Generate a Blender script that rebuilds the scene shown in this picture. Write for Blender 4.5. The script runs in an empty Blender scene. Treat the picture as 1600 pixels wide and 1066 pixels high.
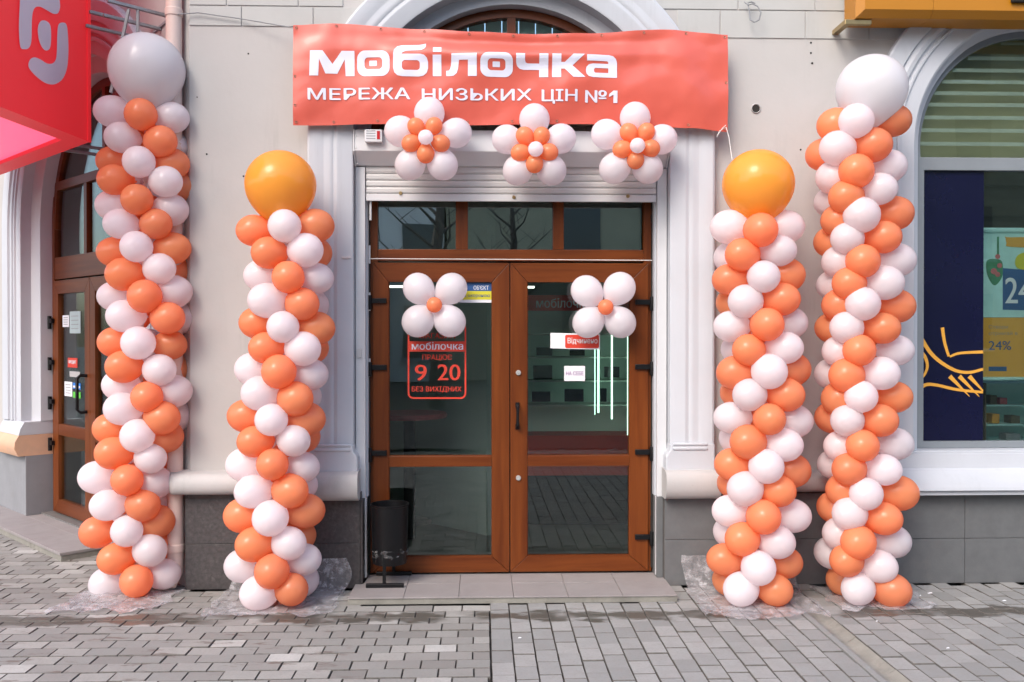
import bpy, bmesh, math, random
from mathutils import Vector, Matrix
from mathutils.geometry import tessellate_polygon
from mathutils import noise as mnoise

random.seed(11)
sc = bpy.context.scene
COL = sc.collection
R = math.radians

# ------------------------------------------------------------------ camera, sky, sun, exposure
FPX, CXP, CYP = 1430.0, 800.0, 533.0          # focal length and centre in the photograph's pixels
EYE = Vector((0.0, -6.2, 1.72))
YAW, PITCH = math.atan(0.032), math.atan(11 / 1430)
cam_d = bpy.data.cameras.new("camera")
cam_d.sensor_fit = 'HORIZONTAL'
cam_d.sensor_width = 36.0
cam_d.lens = FPX / 1600 * 36.0
cam_d.clip_start, cam_d.clip_end = 0.05, 500
cam = bpy.data.objects.new("camera", cam_d)
cam.location = EYE
cam.rotation_euler = (R(90) - PITCH, 0, -YAW)
COL.objects.link(cam)
sc.camera = cam

SUN_EL, SUN_AZ = R(43), R(-33)                 # azimuth measured from straight behind the camera, negative = left
sun_dir = Vector((math.sin(SUN_AZ) * math.cos(SUN_EL), -math.cos(SUN_AZ) * math.cos(SUN_EL), math.sin(SUN_EL)))
world = bpy.data.worlds.new("World")
sc.world = world
world.use_nodes = True
wn = world.node_tree.nodes
sky = wn.new('ShaderNodeTexSky')
sky.sky_type = 'NISHITA'
sky.sun_disc = False
sky.sun_elevation = SUN_EL
sky.sun_rotation = math.atan2(sun_dir.x, sun_dir.y)
sky.air_density, sky.dust_density, sky.ozone_density = 1.0, 3.0, 0.8
wn['Background'].inputs['Strength'].default_value = 0.15
world.node_tree.links.new(sky.outputs[0], wn['Background'].inputs['Color'])
sun_l = bpy.data.lights.new("sun", 'SUN')
sun_l.energy = 0.5
sun_l.angle = R(22)
sun_l.color = (1.0, 0.98, 0.95)
sun_o = bpy.data.objects.new("sun", sun_l)
sun_o.rotation_euler = (-sun_dir).to_track_quat('-Z', 'Y').to_euler()
sun_o.location = (-8, -8, 10)
COL.objects.link(sun_o)
sc.view_settings.view_transform = 'Standard'
sc.view_settings.look = 'None'
sc.view_settings.exposure = 1.30
sc.view_settings.gamma = 1.0
sc.view_settings.use_curve_mapping = False
sc.cycles.max_bounces = 12
sc.cycles.diffuse_bounces = 9
sc.cycles.transmission_bounces = 8
sc.cycles.glossy_bounces = 3
sc.cycles.transparent_max_bounces = 16
sc.cycles.use_denoising = True

# ------------------------------------------------------------------ measuring helpers: pixel of the photograph -> point in the place
_f = Vector((math.sin(YAW) * math.cos(PITCH), math.cos(YAW) * math.cos(PITCH), -math.sin(PITCH)))
_r = Vector((math.cos(YAW), -math.sin(YAW), 0))
_p = _r.cross(_f)


def ray(u, v):
    return _f + _r * ((u - CXP) / FPX) - _p * ((v - CYP) / FPX)


def on_plane(u, v, n, p0):
    d = ray(u, v)
    return EYE + d * ((Vector(p0) - EYE).dot(n) / d.dot(n))


def oy(u, v, Y):
    return on_plane(u, v, Vector((0, 1, 0)), (0, Y, 0))


def oz(u, v, Z):
    return on_plane(u, v, Vector((0, 0, 1)), (0, 0, Z))


def proj(P):
    q = Vector(P) - EYE
    d = q.dot(_f)
    return (CXP + FPX * q.dot(_r) / d, CYP - FPX * q.dot(_p) / d, d)


def X_(u, Y, v=500):
    return oy(u, v, Y).x


def Z_(v, Y, u=800):
    return oy(u, v, Y).z


# ------------------------------------------------------------------ object helpers
WM = {}


def _link(o, parent):
    COL.objects.link(o)
    if parent is not None:
        o.parent = parent
        o.matrix_parent_inverse = WM.get(parent.name, Matrix()).inverted()
    return o


def tag(o, label=None, cat=None, group=None, kind=None):
    if label:
        o["label"] = label
    if cat:
        o["category"] = cat
    if group:
        o["group"] = group
    if kind:
        o["kind"] = kind
    return o


def thing(name, label, cat, loc=(0, 0, 0), group=None):
    o = bpy.data.objects.new(name, None)
    o.empty_display_size = 0.1
    o.location = loc
    COL.objects.link(o)
    WM[o.name] = Matrix.Translation(Vector(loc))
    return tag(o, label, cat, group)


def place(name, mesh, parent, loc, rot=None, scale=(1, 1, 1)):
    """One more object on a shared mesh at a world position."""
    o = bpy.data.objects.new(name, mesh)
    o.location = loc
    if rot is not None:
        o.rotation_euler = rot
    o.scale = scale
    _link(o, parent)
    WM[o.name] = Matrix.LocRotScale(Vector(loc), o.rotation_euler, Vector(scale))
    return o


class MB:
    def __init__(s, M=None):
        s.v, s.f, s.M = [], [], M

    def add(s, vs, fs):
        o = len(s.v)
        s.v += [Vector(p) for p in vs]
        s.f += [tuple(i + o for i in f) for f in fs]
        return s

    def box(s, x0, x1, y0, y1, z0, z1):
        return s.add([(x0, y0, z0), (x1, y0, z0), (x1, y1, z0), (x0, y1, z0), (x0, y0, z1), (x1, y0, z1), (x1, y1, z1), (x0, y1, z1)],
                     [(0, 3, 2, 1), (4, 5, 6, 7), (0, 1, 5, 4), (1, 2, 6, 5), (2, 3, 7, 6), (3, 0, 4, 7)])

    def prism(s, loops, y0, y1):
        """loops of (x, z): outline then holes, from y0 (front) to y1 (back)."""
        L = [[Vector((p[0], p[1], 0)) for p in lp] for lp in loops]
        flat = [p for lp in L for p in lp]
        n = len(flat)
        vs = [(p.x, y0, p.y) for p in flat] + [(p.x, y1, p.y) for p in flat]
        fs = []
        for t in tessellate_polygon(L):
            fs.append(tuple(t))
            fs.append(tuple(i + n for i in reversed(t)))
        o = 0
        for lp in L:
            m = len(lp)
            for i in range(m):
                j = (i + 1) % m
                fs.append((o + i, o + j, o + j + n, o + i + n))
            o += m
        return s.add(vs, fs)

    def zprism(s, loop, z0, z1):
        n = len(loop)
        vs = [(p[0], p[1], z0) for p in loop] + [(p[0], p[1], z1) for p in loop]
        fs = [tuple(t) for t in tessellate_polygon([[Vector((p[0], p[1], 0)) for p in loop]])]
        fs += [tuple(i + n for i in reversed(t)) for t in fs]
        fs += [(i, (i + 1) % n, (i + 1) % n + n, i + n) for i in range(n)]
        return s.add(vs, fs)

    def tube(s, pts, r, n=8, cap=True):
        pts = [Vector(p) for p in pts]
        rs = r if isinstance(r, (list, tuple)) else [r] * len(pts)
        vs, fs = [], []
        up = None
        for i, p in enumerate(pts):
            t = (pts[min(i + 1, len(pts) - 1)] - pts[max(i - 1, 0)]).normalized()
            if up is None:
                up = t.orthogonal().normalized()
            up = (up - t * up.dot(t)).normalized()
            w = t.cross(up)
            for k in range(n):
                a = 2 * math.pi * k / n
                vs.append(p + (up * math.cos(a) + w * math.sin(a)) * rs[i])
        for i in range(len(pts) - 1):
            for k in range(n):
                k2 = (k + 1) % n
                fs.append((i * n + k, i * n + k2, (i + 1) * n + k2, (i + 1) * n + k))
        if cap:
            fs.append(tuple(reversed(range(n))))
            fs.append(tuple(range((len(pts) - 1) * n, len(pts) * n)))
        return s.add(vs, fs)

    def lathe(s, prof, c, n=20, axis='Z', cap=False):
        vs, fs = [], []
        for (r, h) in prof:
            for k in range(n):
                a = 2 * math.pi * k / n
                x, y = r * math.cos(a), r * math.sin(a)
                p = {'Z': (x, y, h), 'Y': (x, h, y), 'X': (h, x, y)}[axis]
                vs.append((c[0] + p[0], c[1] + p[1], c[2] + p[2]))
        for i in range(len(prof) - 1):
            for k in range(n):
                k2 = (k + 1) % n
                fs.append((i * n + k, i * n + k2, (i + 1) * n + k2, (i + 1) * n + k))
        if cap:
            fs.append(tuple(range(n)))
            fs.append(tuple(range((len(prof) - 1) * n, len(prof) * n)))
        return s.add(vs, fs)

    def extrude_x(s, prof, xs, scale=None):
        """profile of (y, z) carried along x; scale(i) shrinks the section towards its first point."""
        n = len(prof)
        vs, fs = [], []
        for i, x in enumerate(xs):
            k = scale[i] if scale else 1.0
            for (y, z) in prof:
                zc = prof[0][1]
                vs.append((x, prof[0][0] + (y - prof[0][0]) * k, z))
        for i in range(len(xs) - 1):
            for k in range(n):
                k2 = (k + 1) % n
                fs.append((i * n + k, i * n + k2, (i + 1) * n + k2, (i + 1) * n + k))
        fs.append(tuple(range(n)))
        fs.append(tuple(range((len(xs) - 1) * n, len(xs) * n)))
        return s.add(vs, fs)

    def arch(s, xc, zs, prof, z0, n=44, zr=None):
        """profile of (radius, y) carried up a jamb, over a round arch and down the other side."""
        path = [(-1, z0)] + [(a, None) for a in range(n + 1)] + [(1, z0)]
        m = len(prof)
        vs, fs = [], []
        for (a, z) in path:
            for (r, y) in prof:
                if z is not None:
                    vs.append((xc + a * r, y, z))
                else:
                    t = math.pi - math.pi * a / n
                    vs.append((xc + r * math.cos(t), y, zs + r * math.sin(t)))
        for i in range(len(path) - 1):
            for k in range(m - 1):
                fs.append((i * m + k, i * m + k + 1, (i + 1) * m + k + 1, (i + 1) * m + k))
        return s.add(vs, fs)

    def build(s, name, mat, parent=None, smooth=False, bevel=0.0, sharp=35):
        if s.M is not None:
            s.v = [s.M @ p for p in s.v]
        me = bpy.data.meshes.new(name)
        me.from_pydata([tuple(p) for p in s.v], [], s.f)
        bm = bmesh.new()
        bm.from_mesh(me)
        bmesh.ops.recalc_face_normals(bm, faces=bm.faces[:])
        bm.to_mesh(me)
        bm.free()
        if mat is not None:
            me.materials.append(mat)
        if smooth:
            me.shade_smooth()
            me.set_sharp_from_angle(angle=R(sharp))
        o = bpy.data.objects.new(name, me)
        if bevel:
            b = o.modifiers.new("bevel", 'BEVEL')
            b.width, b.segments, b.limit_method, b.angle_limit = bevel, 2, 'ANGLE', R(40)
        return _link(o, parent)


# ------------------------------------------------------------------ materials
def newmat(name):
    m = bpy.data.materials.new(name)
    m.use_nodes = True
    nt = m.node_tree
    return m, nt, nt.nodes, nt.links, nt.nodes['Principled BSDF']


def ramp(nt, fac, stops):
    r = nt.nodes.new('ShaderNodeValToRGB')
    el = r.color_ramp.elements
    while len(el) < len(stops):
        el.new(0.5)
    for e, (p, c) in zip(el, stops):
        e.position, e.color = p, (*c, 1)
    nt.links.new(fac, r.inputs[0])
    return r.outputs[0]


def noise_tex(nt, scale, detail=4, rough=0.6, coord='Object', stretch=None):
    src = nt.nodes.new('ShaderNodeNewGeometry').outputs['Position']
    if stretch:
        mp = nt.nodes.new('ShaderNodeMapping')
        mp.inputs['Scale'].default_value = stretch
        nt.links.new(src, mp.inputs[0])
        src = mp.outputs[0]
    n = nt.nodes.new('ShaderNodeTexNoise')
    n.inputs['Scale'].default_value = scale
    n.inputs['Detail'].default_value = detail
    n.inputs['Roughness'].default_value = rough
    nt.links.new(src, n.inputs['Vector'])
    return n.outputs['Fac']


def mixc(nt, fac, a, b, mode='MIX'):
    m = nt.nodes.new('ShaderNodeMix')
    m.data_type = 'RGBA'
    m.blend_type = mode
    for idx, val in ((0, fac), (6, a), (7, b)):
        if isinstance(val, (int, float)):
            m.inputs[idx].default_value = val
        elif isinstance(val, tuple):
            m.inputs[idx].default_value = (*val, 1)
        else:
            nt.links.new(val, m.inputs[idx])
    return m.outputs[2]


def bump(nt, bsdf, h, strength=0.2, dist=0.01):
    b = nt.nodes.new('ShaderNodeBump')
    b.inputs['Strength'].default_value = strength
    b.inputs['Distance'].default_value = dist
    nt.links.new(h, b.inputs['Height'])
    nt.links.new(b.outputs[0], bsdf.inputs['Normal'])


def mrange(nt, val, a, b, c=0.0, d=1.0, smooth=True):
    m = nt.nodes.new('ShaderNodeMapRange')
    m.interpolation_type = 'SMOOTHSTEP' if smooth else 'LINEAR'
    nt.links.new(val, m.inputs[0])
    for i, x in enumerate((a, b, c, d)):
        m.inputs[i + 1].default_value = x
    return m.outputs[0]


def math_n(nt, op, a, b=None):
    m = nt.nodes.new('ShaderNodeMath')
    m.operation = op
    for i, x in enumerate((a, b)):
        if x is None:
            continue
        if isinstance(x, (int, float)):
            m.inputs[i].default_value = x
        else:
            nt.links.new(x, m.inputs[i])
    return m.outputs[0]


def plain(name, c, rough=0.5, var=0.12, scale=6.0, bmp=0.0, bscale=60.0, metal=0.0, dirt=None, spec=0.5, stretch=None, coat=0.0, streak=0.0):
    m, nt, N, L, b = newmat(name)
    n1 = noise_tex(nt, scale, 5, 0.62, 'World', stretch)
    lo = tuple(x * (1 - var) for x in c)
    hi = tuple(min(1, x * (1 + var * 0.7)) for x in c)
    out = ramp(nt, n1, [(0.3, lo), (0.7, hi)])
    if dirt:
        n2 = noise_tex(nt, scale * 0.45 + 0.3, 6, 0.7, 'World')
        out = mixc(nt, mrange(nt, n2, 0.52, 0.78, 0, dirt[1]), out, dirt[0])
    if streak:
        n3 = noise_tex(nt, 1.0, 6, 0.75, 'World', (9.0, 9.0, 0.7))
        n4 = noise_tex(nt, 1.4, 3, 0.6, 'World')
        f3 = math_n(nt, 'MULTIPLY', mrange(nt, n3, 0.50, 0.75, 0, streak), mrange(nt, n4, 0.4, 0.65, 0, 1))
        out = mixc(nt, f3, out, tuple(x * .55 for x in c))
        n5 = noise_tex(nt, 26, 6, 0.8, 'World')
        out = mixc(nt, mrange(nt, n5, 0.66, 0.72, 0, streak * .8), out, tuple(x * .6 for x in c))
    L.new(out, b.inputs['Base Color'])
    b.inputs['Roughness'].default_value = rough
    b.inputs['Metallic'].default_value = metal
    b.inputs['Specular IOR Level'].default_value = spec
    b.inputs['Coat Weight'].default_value = coat
    if bmp:
        bump(nt, b, noise_tex(nt, bscale, 4, 0.6, 'World'), bmp, 0.01)
    return m


def emit(name, c, s):
    m, nt, N, L, b = newmat(name)
    b.inputs['Base Color'].default_value = (*c, 1)
    b.inputs['Emission Color'].default_value = (*c, 1)
    b.inputs['Emission Strength'].default_value = s
    return m


def glass(name, tint=(0.86, 0.92, 0.90), refl=0.012, rough=0.0):
    m, nt, N, L, b = newmat(name)
    N.remove(b)
    t = N.new('ShaderNodeBsdfTransparent')
    t.inputs[0].default_value = (*tint, 1)
    g = N.new('ShaderNodeBsdfGlossy')
    g.inputs['Roughness'].default_value = rough
    g.inputs[0].default_value = (0.95, 1.0, 0.99, 1)
    lw = N.new('ShaderNodeFresnel')
    lw.inputs[0].default_value = 1.5
    f = math_n(nt, 'ADD', math_n(nt, 'MULTIPLY', lw.outputs[0], 0.9), refl)
    nz = noise_tex(nt, 1.6, 1, 0.4, 'World')
    bp = N.new('ShaderNodeBump')
    bp.inputs['Strength'].default_value = 0.06
    bp.inputs['Distance'].default_value = 0.02
    L.new(nz, bp.inputs['Height'])
    L.new(bp.outputs[0], g.inputs['Normal'])
    mx = N.new('ShaderNodeMixShader')
    L.new(f, mx.inputs[0])
    L.new(t.outputs[0], mx.inputs[1])
    L.new(g.outputs[0], mx.inputs[2])
    L.new(mx.outputs[0], N['Material Output'].inputs[0])
    return m


def balloon_mat(name, c, trans=0.54, rough=0.17):
    m, nt, N, L, b = newmat(name)
    oi = N.new('ShaderNodeObjectInfo')
    hs = N.new('ShaderNodeHueSaturation')
    hs.inputs['Color'].default_value = (*c, 1)
    L.new(mrange(nt, oi.outputs['Random'], 0, 1, 0.497, 0.503, False), hs.inputs['Hue'])
    L.new(mrange(nt, math_n(nt, 'FRACT', math_n(nt, 'MULTIPLY', oi.outputs['Random'], 7.3)), 0, 1, 0.94, 1.03, False), hs.inputs['Value'])
    L.new(hs.outputs[0], b.inputs['Base Color'])
    b.inputs['Roughness'].default_value = rough
    b.inputs['Specular IOR Level'].default_value = 0.5
    tr = N.new('ShaderNodeBsdfTranslucent')
    L.new(hs.outputs[0], tr.inputs[0])
    mx = N.new('ShaderNodeMixShader')
    mx.inputs[0].default_value = trans
    L.new(b.outputs[0], mx.inputs[1])
    L.new(tr.outputs[0], mx.inputs[2])
    L.new(mx.outputs[0], N['Material Output'].inputs[0])
    return m


def wood_mat(name, c0, c1, stretch, rough=0.35):
    m, nt, N, L, b = newmat(name)
    n1 = noise_tex(nt, 9, 6, 0.65, 'World', stretch)
    n2 = noise_tex(nt, 34, 4, 0.7, 'World', stretch)
    f = math_n(nt, 'ADD', math_n(nt, 'MULTIPLY', n1, 0.7), math_n(nt, 'MULTIPLY', n2, 0.3))
    L.new(ramp(nt, f, [(0.35, c0), (0.5, tuple((a + b_) / 2 for a, b_ in zip(c0, c1))), (0.65, c1)]), b.inputs['Base Color'])
    b.inputs['Roughness'].default_value = rough
    b.inputs['Specular IOR Level'].default_value = 0.3
    bump(nt, b, n2, 0.06, 0.003)
    return m


def paver_mat(name, tones, stain=True):
    m, nt, N, L, b = newmat(name)
    oi = N.new('ShaderNodeObjectInfo')
    ge = N.new('ShaderNodeNewGeometry')
    rnd = math_n(nt, 'FRACT', math_n(nt, 'ADD', oi.outputs['Random'], ge.outputs['Random Per Island']))
    base = ramp(nt, rnd, tones)
    n1 = noise_tex(nt, 9, 6, 0.7, 'World')
    n2 = noise_tex(nt, 70, 4, 0.7, 'World')
    c = mixc(nt, mrange(nt, n1, 0.3, 0.75, 0, 0.35), base, (0.20, 0.185, 0.17))
    c = mixc(nt, mrange(nt, n2, 0.45, 0.8, 0, 0.35), c, (0.15, 0.138, 0.13))
    if stain:
        sp = N.new('ShaderNodeSeparateXYZ')
        L.new(ge.outputs['Position'], sp.inputs[0])
        nb = noise_tex(nt, 3.2, 4, 0.6, 'World', (1.0, 2.2, 1))
        off = math_n(nt, 'MULTIPLY', math_n(nt, 'SUBTRACT', nb, 0.5), 0.42)
        dy = math_n(nt, 'ABSOLUTE', math_n(nt, 'ADD', math_n(nt, 'ADD', sp.outputs['Y'], 0.64), off))
        wet = math_n(nt, 'MULTIPLY', mrange(nt, dy, 0.06, 0.10, 1, 0), mrange(nt, noise_tex(nt, 1.7, 3, 0.6, 'World'), 0.38, 0.50, 0, 1))
        c = mixc(nt, math_n(nt, 'MULTIPLY', wet, 0.88), c, (0.07, 0.06, 0.047))
        red = mrange(nt, noise_tex(nt, 4.5, 5, 0.7, 'World', (0.7, 2.6, 1)), 0.57, 0.66, 0, 0.75)
        red = math_n(nt, 'MULTIPLY', red, mrange(nt, sp.outputs['X'], -0.9, -0.2, 1, 0))
        c = mixc(nt, red, c, (0.115, 0.078, 0.062))
        L.new(mrange(nt, wet, 0, 1, 0.85, 0.35, False), b.inputs['Roughness'])
    else:
        b.inputs['Roughness'].default_value = 0.85
    L.new(c, b.inputs['Base Color'])
    bump(nt, b, n2, 0.25, 0.004)
    return m


def film_mat(name):
    m, nt, N, L, b = newmat(name)
    N.remove(b)
    t = N.new('ShaderNodeBsdfTransparent')
    t.inputs[0].default_value = (0.93, 0.93, 0.94, 1)
    g = N.new('ShaderNodeBsdfGlossy')
    g.inputs['Roughness'].default_value = 0.2
    d = N.new('ShaderNodeBsdfDiffuse')
    d.inputs[0].default_value = (0.80, 0.79, 0.82, 1)
    fr = N.new('ShaderNodeFresnel')
    fr.inputs[0].default_value = 1.45
    nb = noise_tex(nt, 22, 5, 0.7, 'World')
    m1 = N.new('ShaderNodeMixShader')
    L.new(mrange(nt, nb, 0.35, 0.72, 0.10, 0.50), m1.inputs[0])
    L.new(t.outputs[0], m1.inputs[1])
    L.new(d.outputs[0], m1.inputs[2])
    m2 = N.new('ShaderNodeMixShader')
    L.new(math_n(nt, 'MULTIPLY', fr.outputs[0], 0.26), m2.inputs[0])
    L.new(m1.outputs[0], m2.inputs[1])
    L.new(g.outputs[0], m2.inputs[2])
    bp = N.new('ShaderNodeBump')
    bp.inputs['Strength'].default_value = 0.6
    bp.inputs['Distance'].default_value = 0.01
    L.new(nb, bp.inputs['Height'])
    L.new(bp.outputs[0], g.inputs['Normal'])
    L.new(m2.outputs[0], N['Material Output'].inputs[0])
    return m


M = {
    'wall': plain('wall_paint', (0.455, 0.443, 0.428), 0.8, 0.05, 1.3, 0.10, 25, dirt=((0.37, 0.355, 0.335), 0.6), streak=0.35),
    'block': plain('block_paint', (0.44, 0.445, 0.43), 0.75, 0.06, 2.0, 0.08, 30, dirt=((0.37, 0.35, 0.32), 0.5), streak=0.35),
    'trim': plain('white_trim_paint', (0.50, 0.525, 0.565), 0.6, 0.04, 2.2, 0.10, 18, dirt=((0.44, 0.435, 0.43), 0.4), streak=0.3),
    'ledge': plain('ledge_paint', (0.45, 0.44, 0.435), 0.65, 0.05, 3.0, 0.18, 14, dirt=((0.31, 0.29, 0.27), 0.5), streak=0.4),
    'peach': plain('peach_paint', (0.66, 0.40, 0.26), 0.7, 0.10, 3.0, 0.15, 20, dirt=((0.45, 0.33, 0.26), 0.5)),
    'granite': plain('dark_granite', (0.062, 0.055, 0.056), 0.5, 0.35, 38, 0.10, 80, dirt=((0.16, 0.15, 0.145), 0.6)),
    'greystone': plain('grey_stone', (0.125, 0.130, 0.134), 0.6, 0.12, 9, 0.10, 60, dirt=((0.165, 0.155, 0.15), 0.5)),
    'greywing': plain('grey_base_paint', (0.24, 0.245, 0.26), 0.7, 0.10, 4, 0.1, 40, dirt=((0.2, 0.19, 0.18), 0.4)),
    'tile': plain('step_tile', (0.275, 0.25, 0.245), 0.6, 0.10, 7, 0.06, 60, dirt=((0.19, 0.17, 0.165), 0.55)),
    'grout': plain('grout', (0.12, 0.11, 0.105), 0.9, 0.2, 20),
    'mortar': plain('joint_sand', (0.14, 0.13, 0.117), 0.95, 0.3, 30, 0.2, 90),
    'concrete': plain('gutter_concrete', (0.25, 0.24, 0.21), 0.85, 0.22, 7, 0.3, 50, dirt=((0.11, 0.095, 0.08), 0.9)),
    'asphalt': plain('asphalt', (0.055, 0.055, 0.057), 0.9, 0.25, 12, 0.3, 120),
    'woodv': wood_mat('golden_oak_upright', (0.088, 0.018, 0.0032), (0.18, 0.046, 0.008), (1, 1, 0.06)),
    'woodh': wood_mat('golden_oak_level', (0.088, 0.018, 0.0032), (0.18, 0.046, 0.008), (0.06, 0.06, 1)),
    'metal_w': plain('white_coated_metal', (0.60, 0.605, 0.62), 0.4, 0.04, 4, 0.03, 20, dirt=((0.5, 0.48, 0.46), 0.3)),
    'slat': plain('shutter_slat_metal', (0.54, 0.535, 0.53), 0.42, 0.06, 5, 0.0, 20, dirt=((0.45, 0.43, 0.40), 0.4)),
    'black': plain('black_metal', (0.005, 0.005, 0.006), 0.4, 0.25, 12, 0.05, 60, spec=0.3),
    'dark': plain('dark_hollow', (0.02, 0.018, 0.016), 0.9, 0.2, 12),
    'steel': plain('grey_steel', (0.27, 0.28, 0.29), 0.5, 0.18, 14, 0.05, 60, metal=0.2),
    'brass': plain('brass_fitting', (0.45, 0.33, 0.16), 0.3, 0.1, 20, metal=0.9),
    'zinc': plain('zinc_fitting', (0.62, 0.62, 0.60), 0.35, 0.1, 30, metal=0.6),
    'grey_frame': plain('grey_aluminium_frame', (0.215, 0.24, 0.26), 0.45, 0.05, 6),
    'glass': glass('door_glass'),
    'glass_tr': glass('transom_glass', (0.72, 0.76, 0.70), 0.20),
    'glass_dk': glass('window_glass', (0.90, 0.96, 0.94), 0.012),
    'b_white': balloon_mat('white_balloon_latex', (0.95, 0.915, 0.945)),
    'b_orange': balloon_mat('orange_balloon_latex', (0.99, 0.405, 0.20)),
    'b_amber': balloon_mat('amber_balloon_latex', (0.96, 0.46, 0.075), 0.42, 0.16),
    'b_pearl': balloon_mat('large_white_balloon_latex', (0.82, 0.82, 0.84), 0.45, 0.2),
    'banner': plain('orange_vinyl', (0.60, 0.108, 0.074), 0.36, 0.05, 3, 0.05, 14, coat=0.2),
    'print_w': plain('white_print', (0.68, 0.69, 0.80), 0.45, 0.02, 4),
    'eyelet': plain('eyelet_metal', (0.50, 0.36, 0.26), 0.35, 0.1, 30, metal=0.8),
    'red': emit('backlit_red_plastic', (0.62, 0.020, 0.028), 0.22),
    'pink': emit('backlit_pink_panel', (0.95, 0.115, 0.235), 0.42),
    'sign_w': plain('pale_sign_emblem', (0.66, 0.60, 0.68), 0.4, 0.02, 3),
    'yellow': plain('yellow_sign_plastic', (0.41, 0.165, 0.005), 0.4, 0.04, 2),
    'navy': plain('navy_window_film', (0.006, 0.007, 0.030), 0.12, 0.15, 1.2),
    'gold': plain('golden_print', (0.72, 0.36, 0.05), 0.4, 0.05, 8),
    'frost': plain('frosted_film', (0.62, 0.62, 0.52), 0.4, 0.08, 5),
    'pipe': plain('pinkish_pipe_paint', (0.68, 0.53, 0.47), 0.5, 0.05, 5, 0.03, 20, dirt=((0.5, 0.4, 0.36), 0.4)),
    'paper': plain('white_paper', (0.76, 0.76, 0.79), 0.7, 0.02, 5),
    'dred': plain('red_vinyl_print', (0.62, 0.045, 0.022), 0.5, 0.03, 8),
    'purple': plain('purple_ink', (0.24, 0.075, 0.28), 0.6, 0.05, 8),
    'blue': plain('blue_print', (0.022, 0.09, 0.26), 0.5, 0.05, 8),
    'sky_blue': plain('bright_blue_print', (0.02, 0.20, 0.66), 0.5, 0.05, 8),
    'green': plain('green_print', (0.10, 0.52, 0.05), 0.5, 0.05, 8),
    'yel_print': plain('yellow_print', (0.62, 0.56, 0.03), 0.5, 0.05, 8),
    'teal': plain('pale_teal_print', (0.48, 0.74, 0.72), 0.5, 0.12, 7),
    'leaf': plain('poster_green', (0.05, 0.24, 0.12), 0.5, 0.3, 20),
    'rose': plain('poster_pink', (0.58, 0.14, 0.15), 0.5, 0.2, 30),
    'int_wall': plain('interior_wall_paint', (0.48, 0.52, 0.48), 0.8, 0.06, 2),
    'int_floor': plain('interior_floor_tile', (0.16, 0.16, 0.155), 0.4, 0.15, 5),
    'cab': plain('cabinet_panel', (0.74, 0.90, 0.82), 0.5, 0.05, 3),
    'screen': plain('black_screen', (0.008, 0.009, 0.010), 0.2, 0.1, 5),
    'tube': emit('lit_tube', (0.62, 1.0, 0.78), 1.3),
    'lamp': emit('lit_ceiling_lamp', (1.0, 0.97, 0.9), 1.6),
    'int_wood': plain('olive_timber', (0.16, 0.135, 0.075), 0.7, 0.3, 7, stretch=(0.15, 0.15, 1)),
    'ochre': plain('ochre_backdrop', (0.55, 0.49, 0.29), 0.8, 0.25, 3.0, stretch=(0.2, 0.2, 1.2)),  # colour of the backing added to brighten the arched shop pane
    'pale_teal': plain('pale_teal_sheet', (0.42, 0.52, 0.52), 0.7, 0.06, 4),  # sky reflection painted as pale teal above the door; also a notice colour
    'film': film_mat('clear_plastic_film'),
    'string': plain('white_string', (0.75, 0.73, 0.70), 0.8, 0.03, 9),
    'bark': plain('bark', (0.10, 0.085, 0.07), 0.9, 0.3, 14, 0.4, 40),
    'far_wall': plain('pale_far_wall', (0.86, 0.85, 0.80), 0.85, 0.08, 0.6),
    'far_olive': plain('olive_far_wall', (0.46, 0.43, 0.30), 0.85, 0.15, 0.6),
    'far_glass': plain('far_window_glass', (0.04, 0.05, 0.06), 0.08, 0.1, 2),
    'alarm_red': plain('red_lens', (0.40, 0.012, 0.012), 0.2, 0.03, 9),
    'bag': plain('crumpled_bag', (0.05, 0.05, 0.052), 0.25, 0.4, 40, 0.5, 60),
    'paver_l': paver_mat('mixed_paver', [(0.0, (0.185, 0.178, 0.165)), (0.3, (0.25, 0.242, 0.225)), (0.55, (0.225, 0.224, 0.210)), (0.8, (0.30, 0.293, 0.272)), (0.93, (0.36, 0.353, 0.33)), (1.0, (0.44, 0.437, 0.415))]),
    'paver_r': paver_mat('grey_paver', [(0.0, (0.225, 0.227, 0.220)), (0.5, (0.27, 0.271, 0.263)), (1.0, (0.315, 0.313, 0.302))]),
}

# ------------------------------------------------------------------ key measures of the facade
YW = 0.03                                   # painted wall face
XL = X_(297, YW)                            # its left end
XC = (X_(480, -0.05, 400) + X_(1117, -0.05, 400)) / 2   # centre of the entrance
R_OUT = (X_(1117, -0.05, 400) - X_(480, -0.05, 400)) / 2
ZS = Z_(224, -0.05)
R_IN, R_DOOR = 1.072, 0.99
YD = 0.20                                   # door plane
ZSTEP = 0.045
WA = R(44)
CW = Vector((XL, YW, 0))                    # corner where the wing starts
Wd = Vector((-math.sin(WA), math.cos(WA), 0))
Wn = Vector((-math.cos(WA), -math.sin(WA), 0))
WMAT = Matrix(((-Wd.x, -Wn.x, 0, CW.x), (-Wd.y, -Wn.y, 0, CW.y), (0, 0, 1, 0), (0, 0, 0, 1)))   # wing frame: x right, y into the wall


def wing_pt(u, v, t):
    """pixel -> (x, z) in the wing frame on the plane t metres in front of the wing wall"""
    p = on_plane(u, v, Wn, CW + Wn * t)
    q = p - CW
    return (-q.dot(Wd), p.z)


def arc(xc, zs, r, a0, a1, n=24):
    return [(xc + r * math.cos(a0 + (a1 - a0) * i / n), zs + r * math.sin(a0 + (a1 - a0) * i / n)) for i in range(n + 1)]


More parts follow.
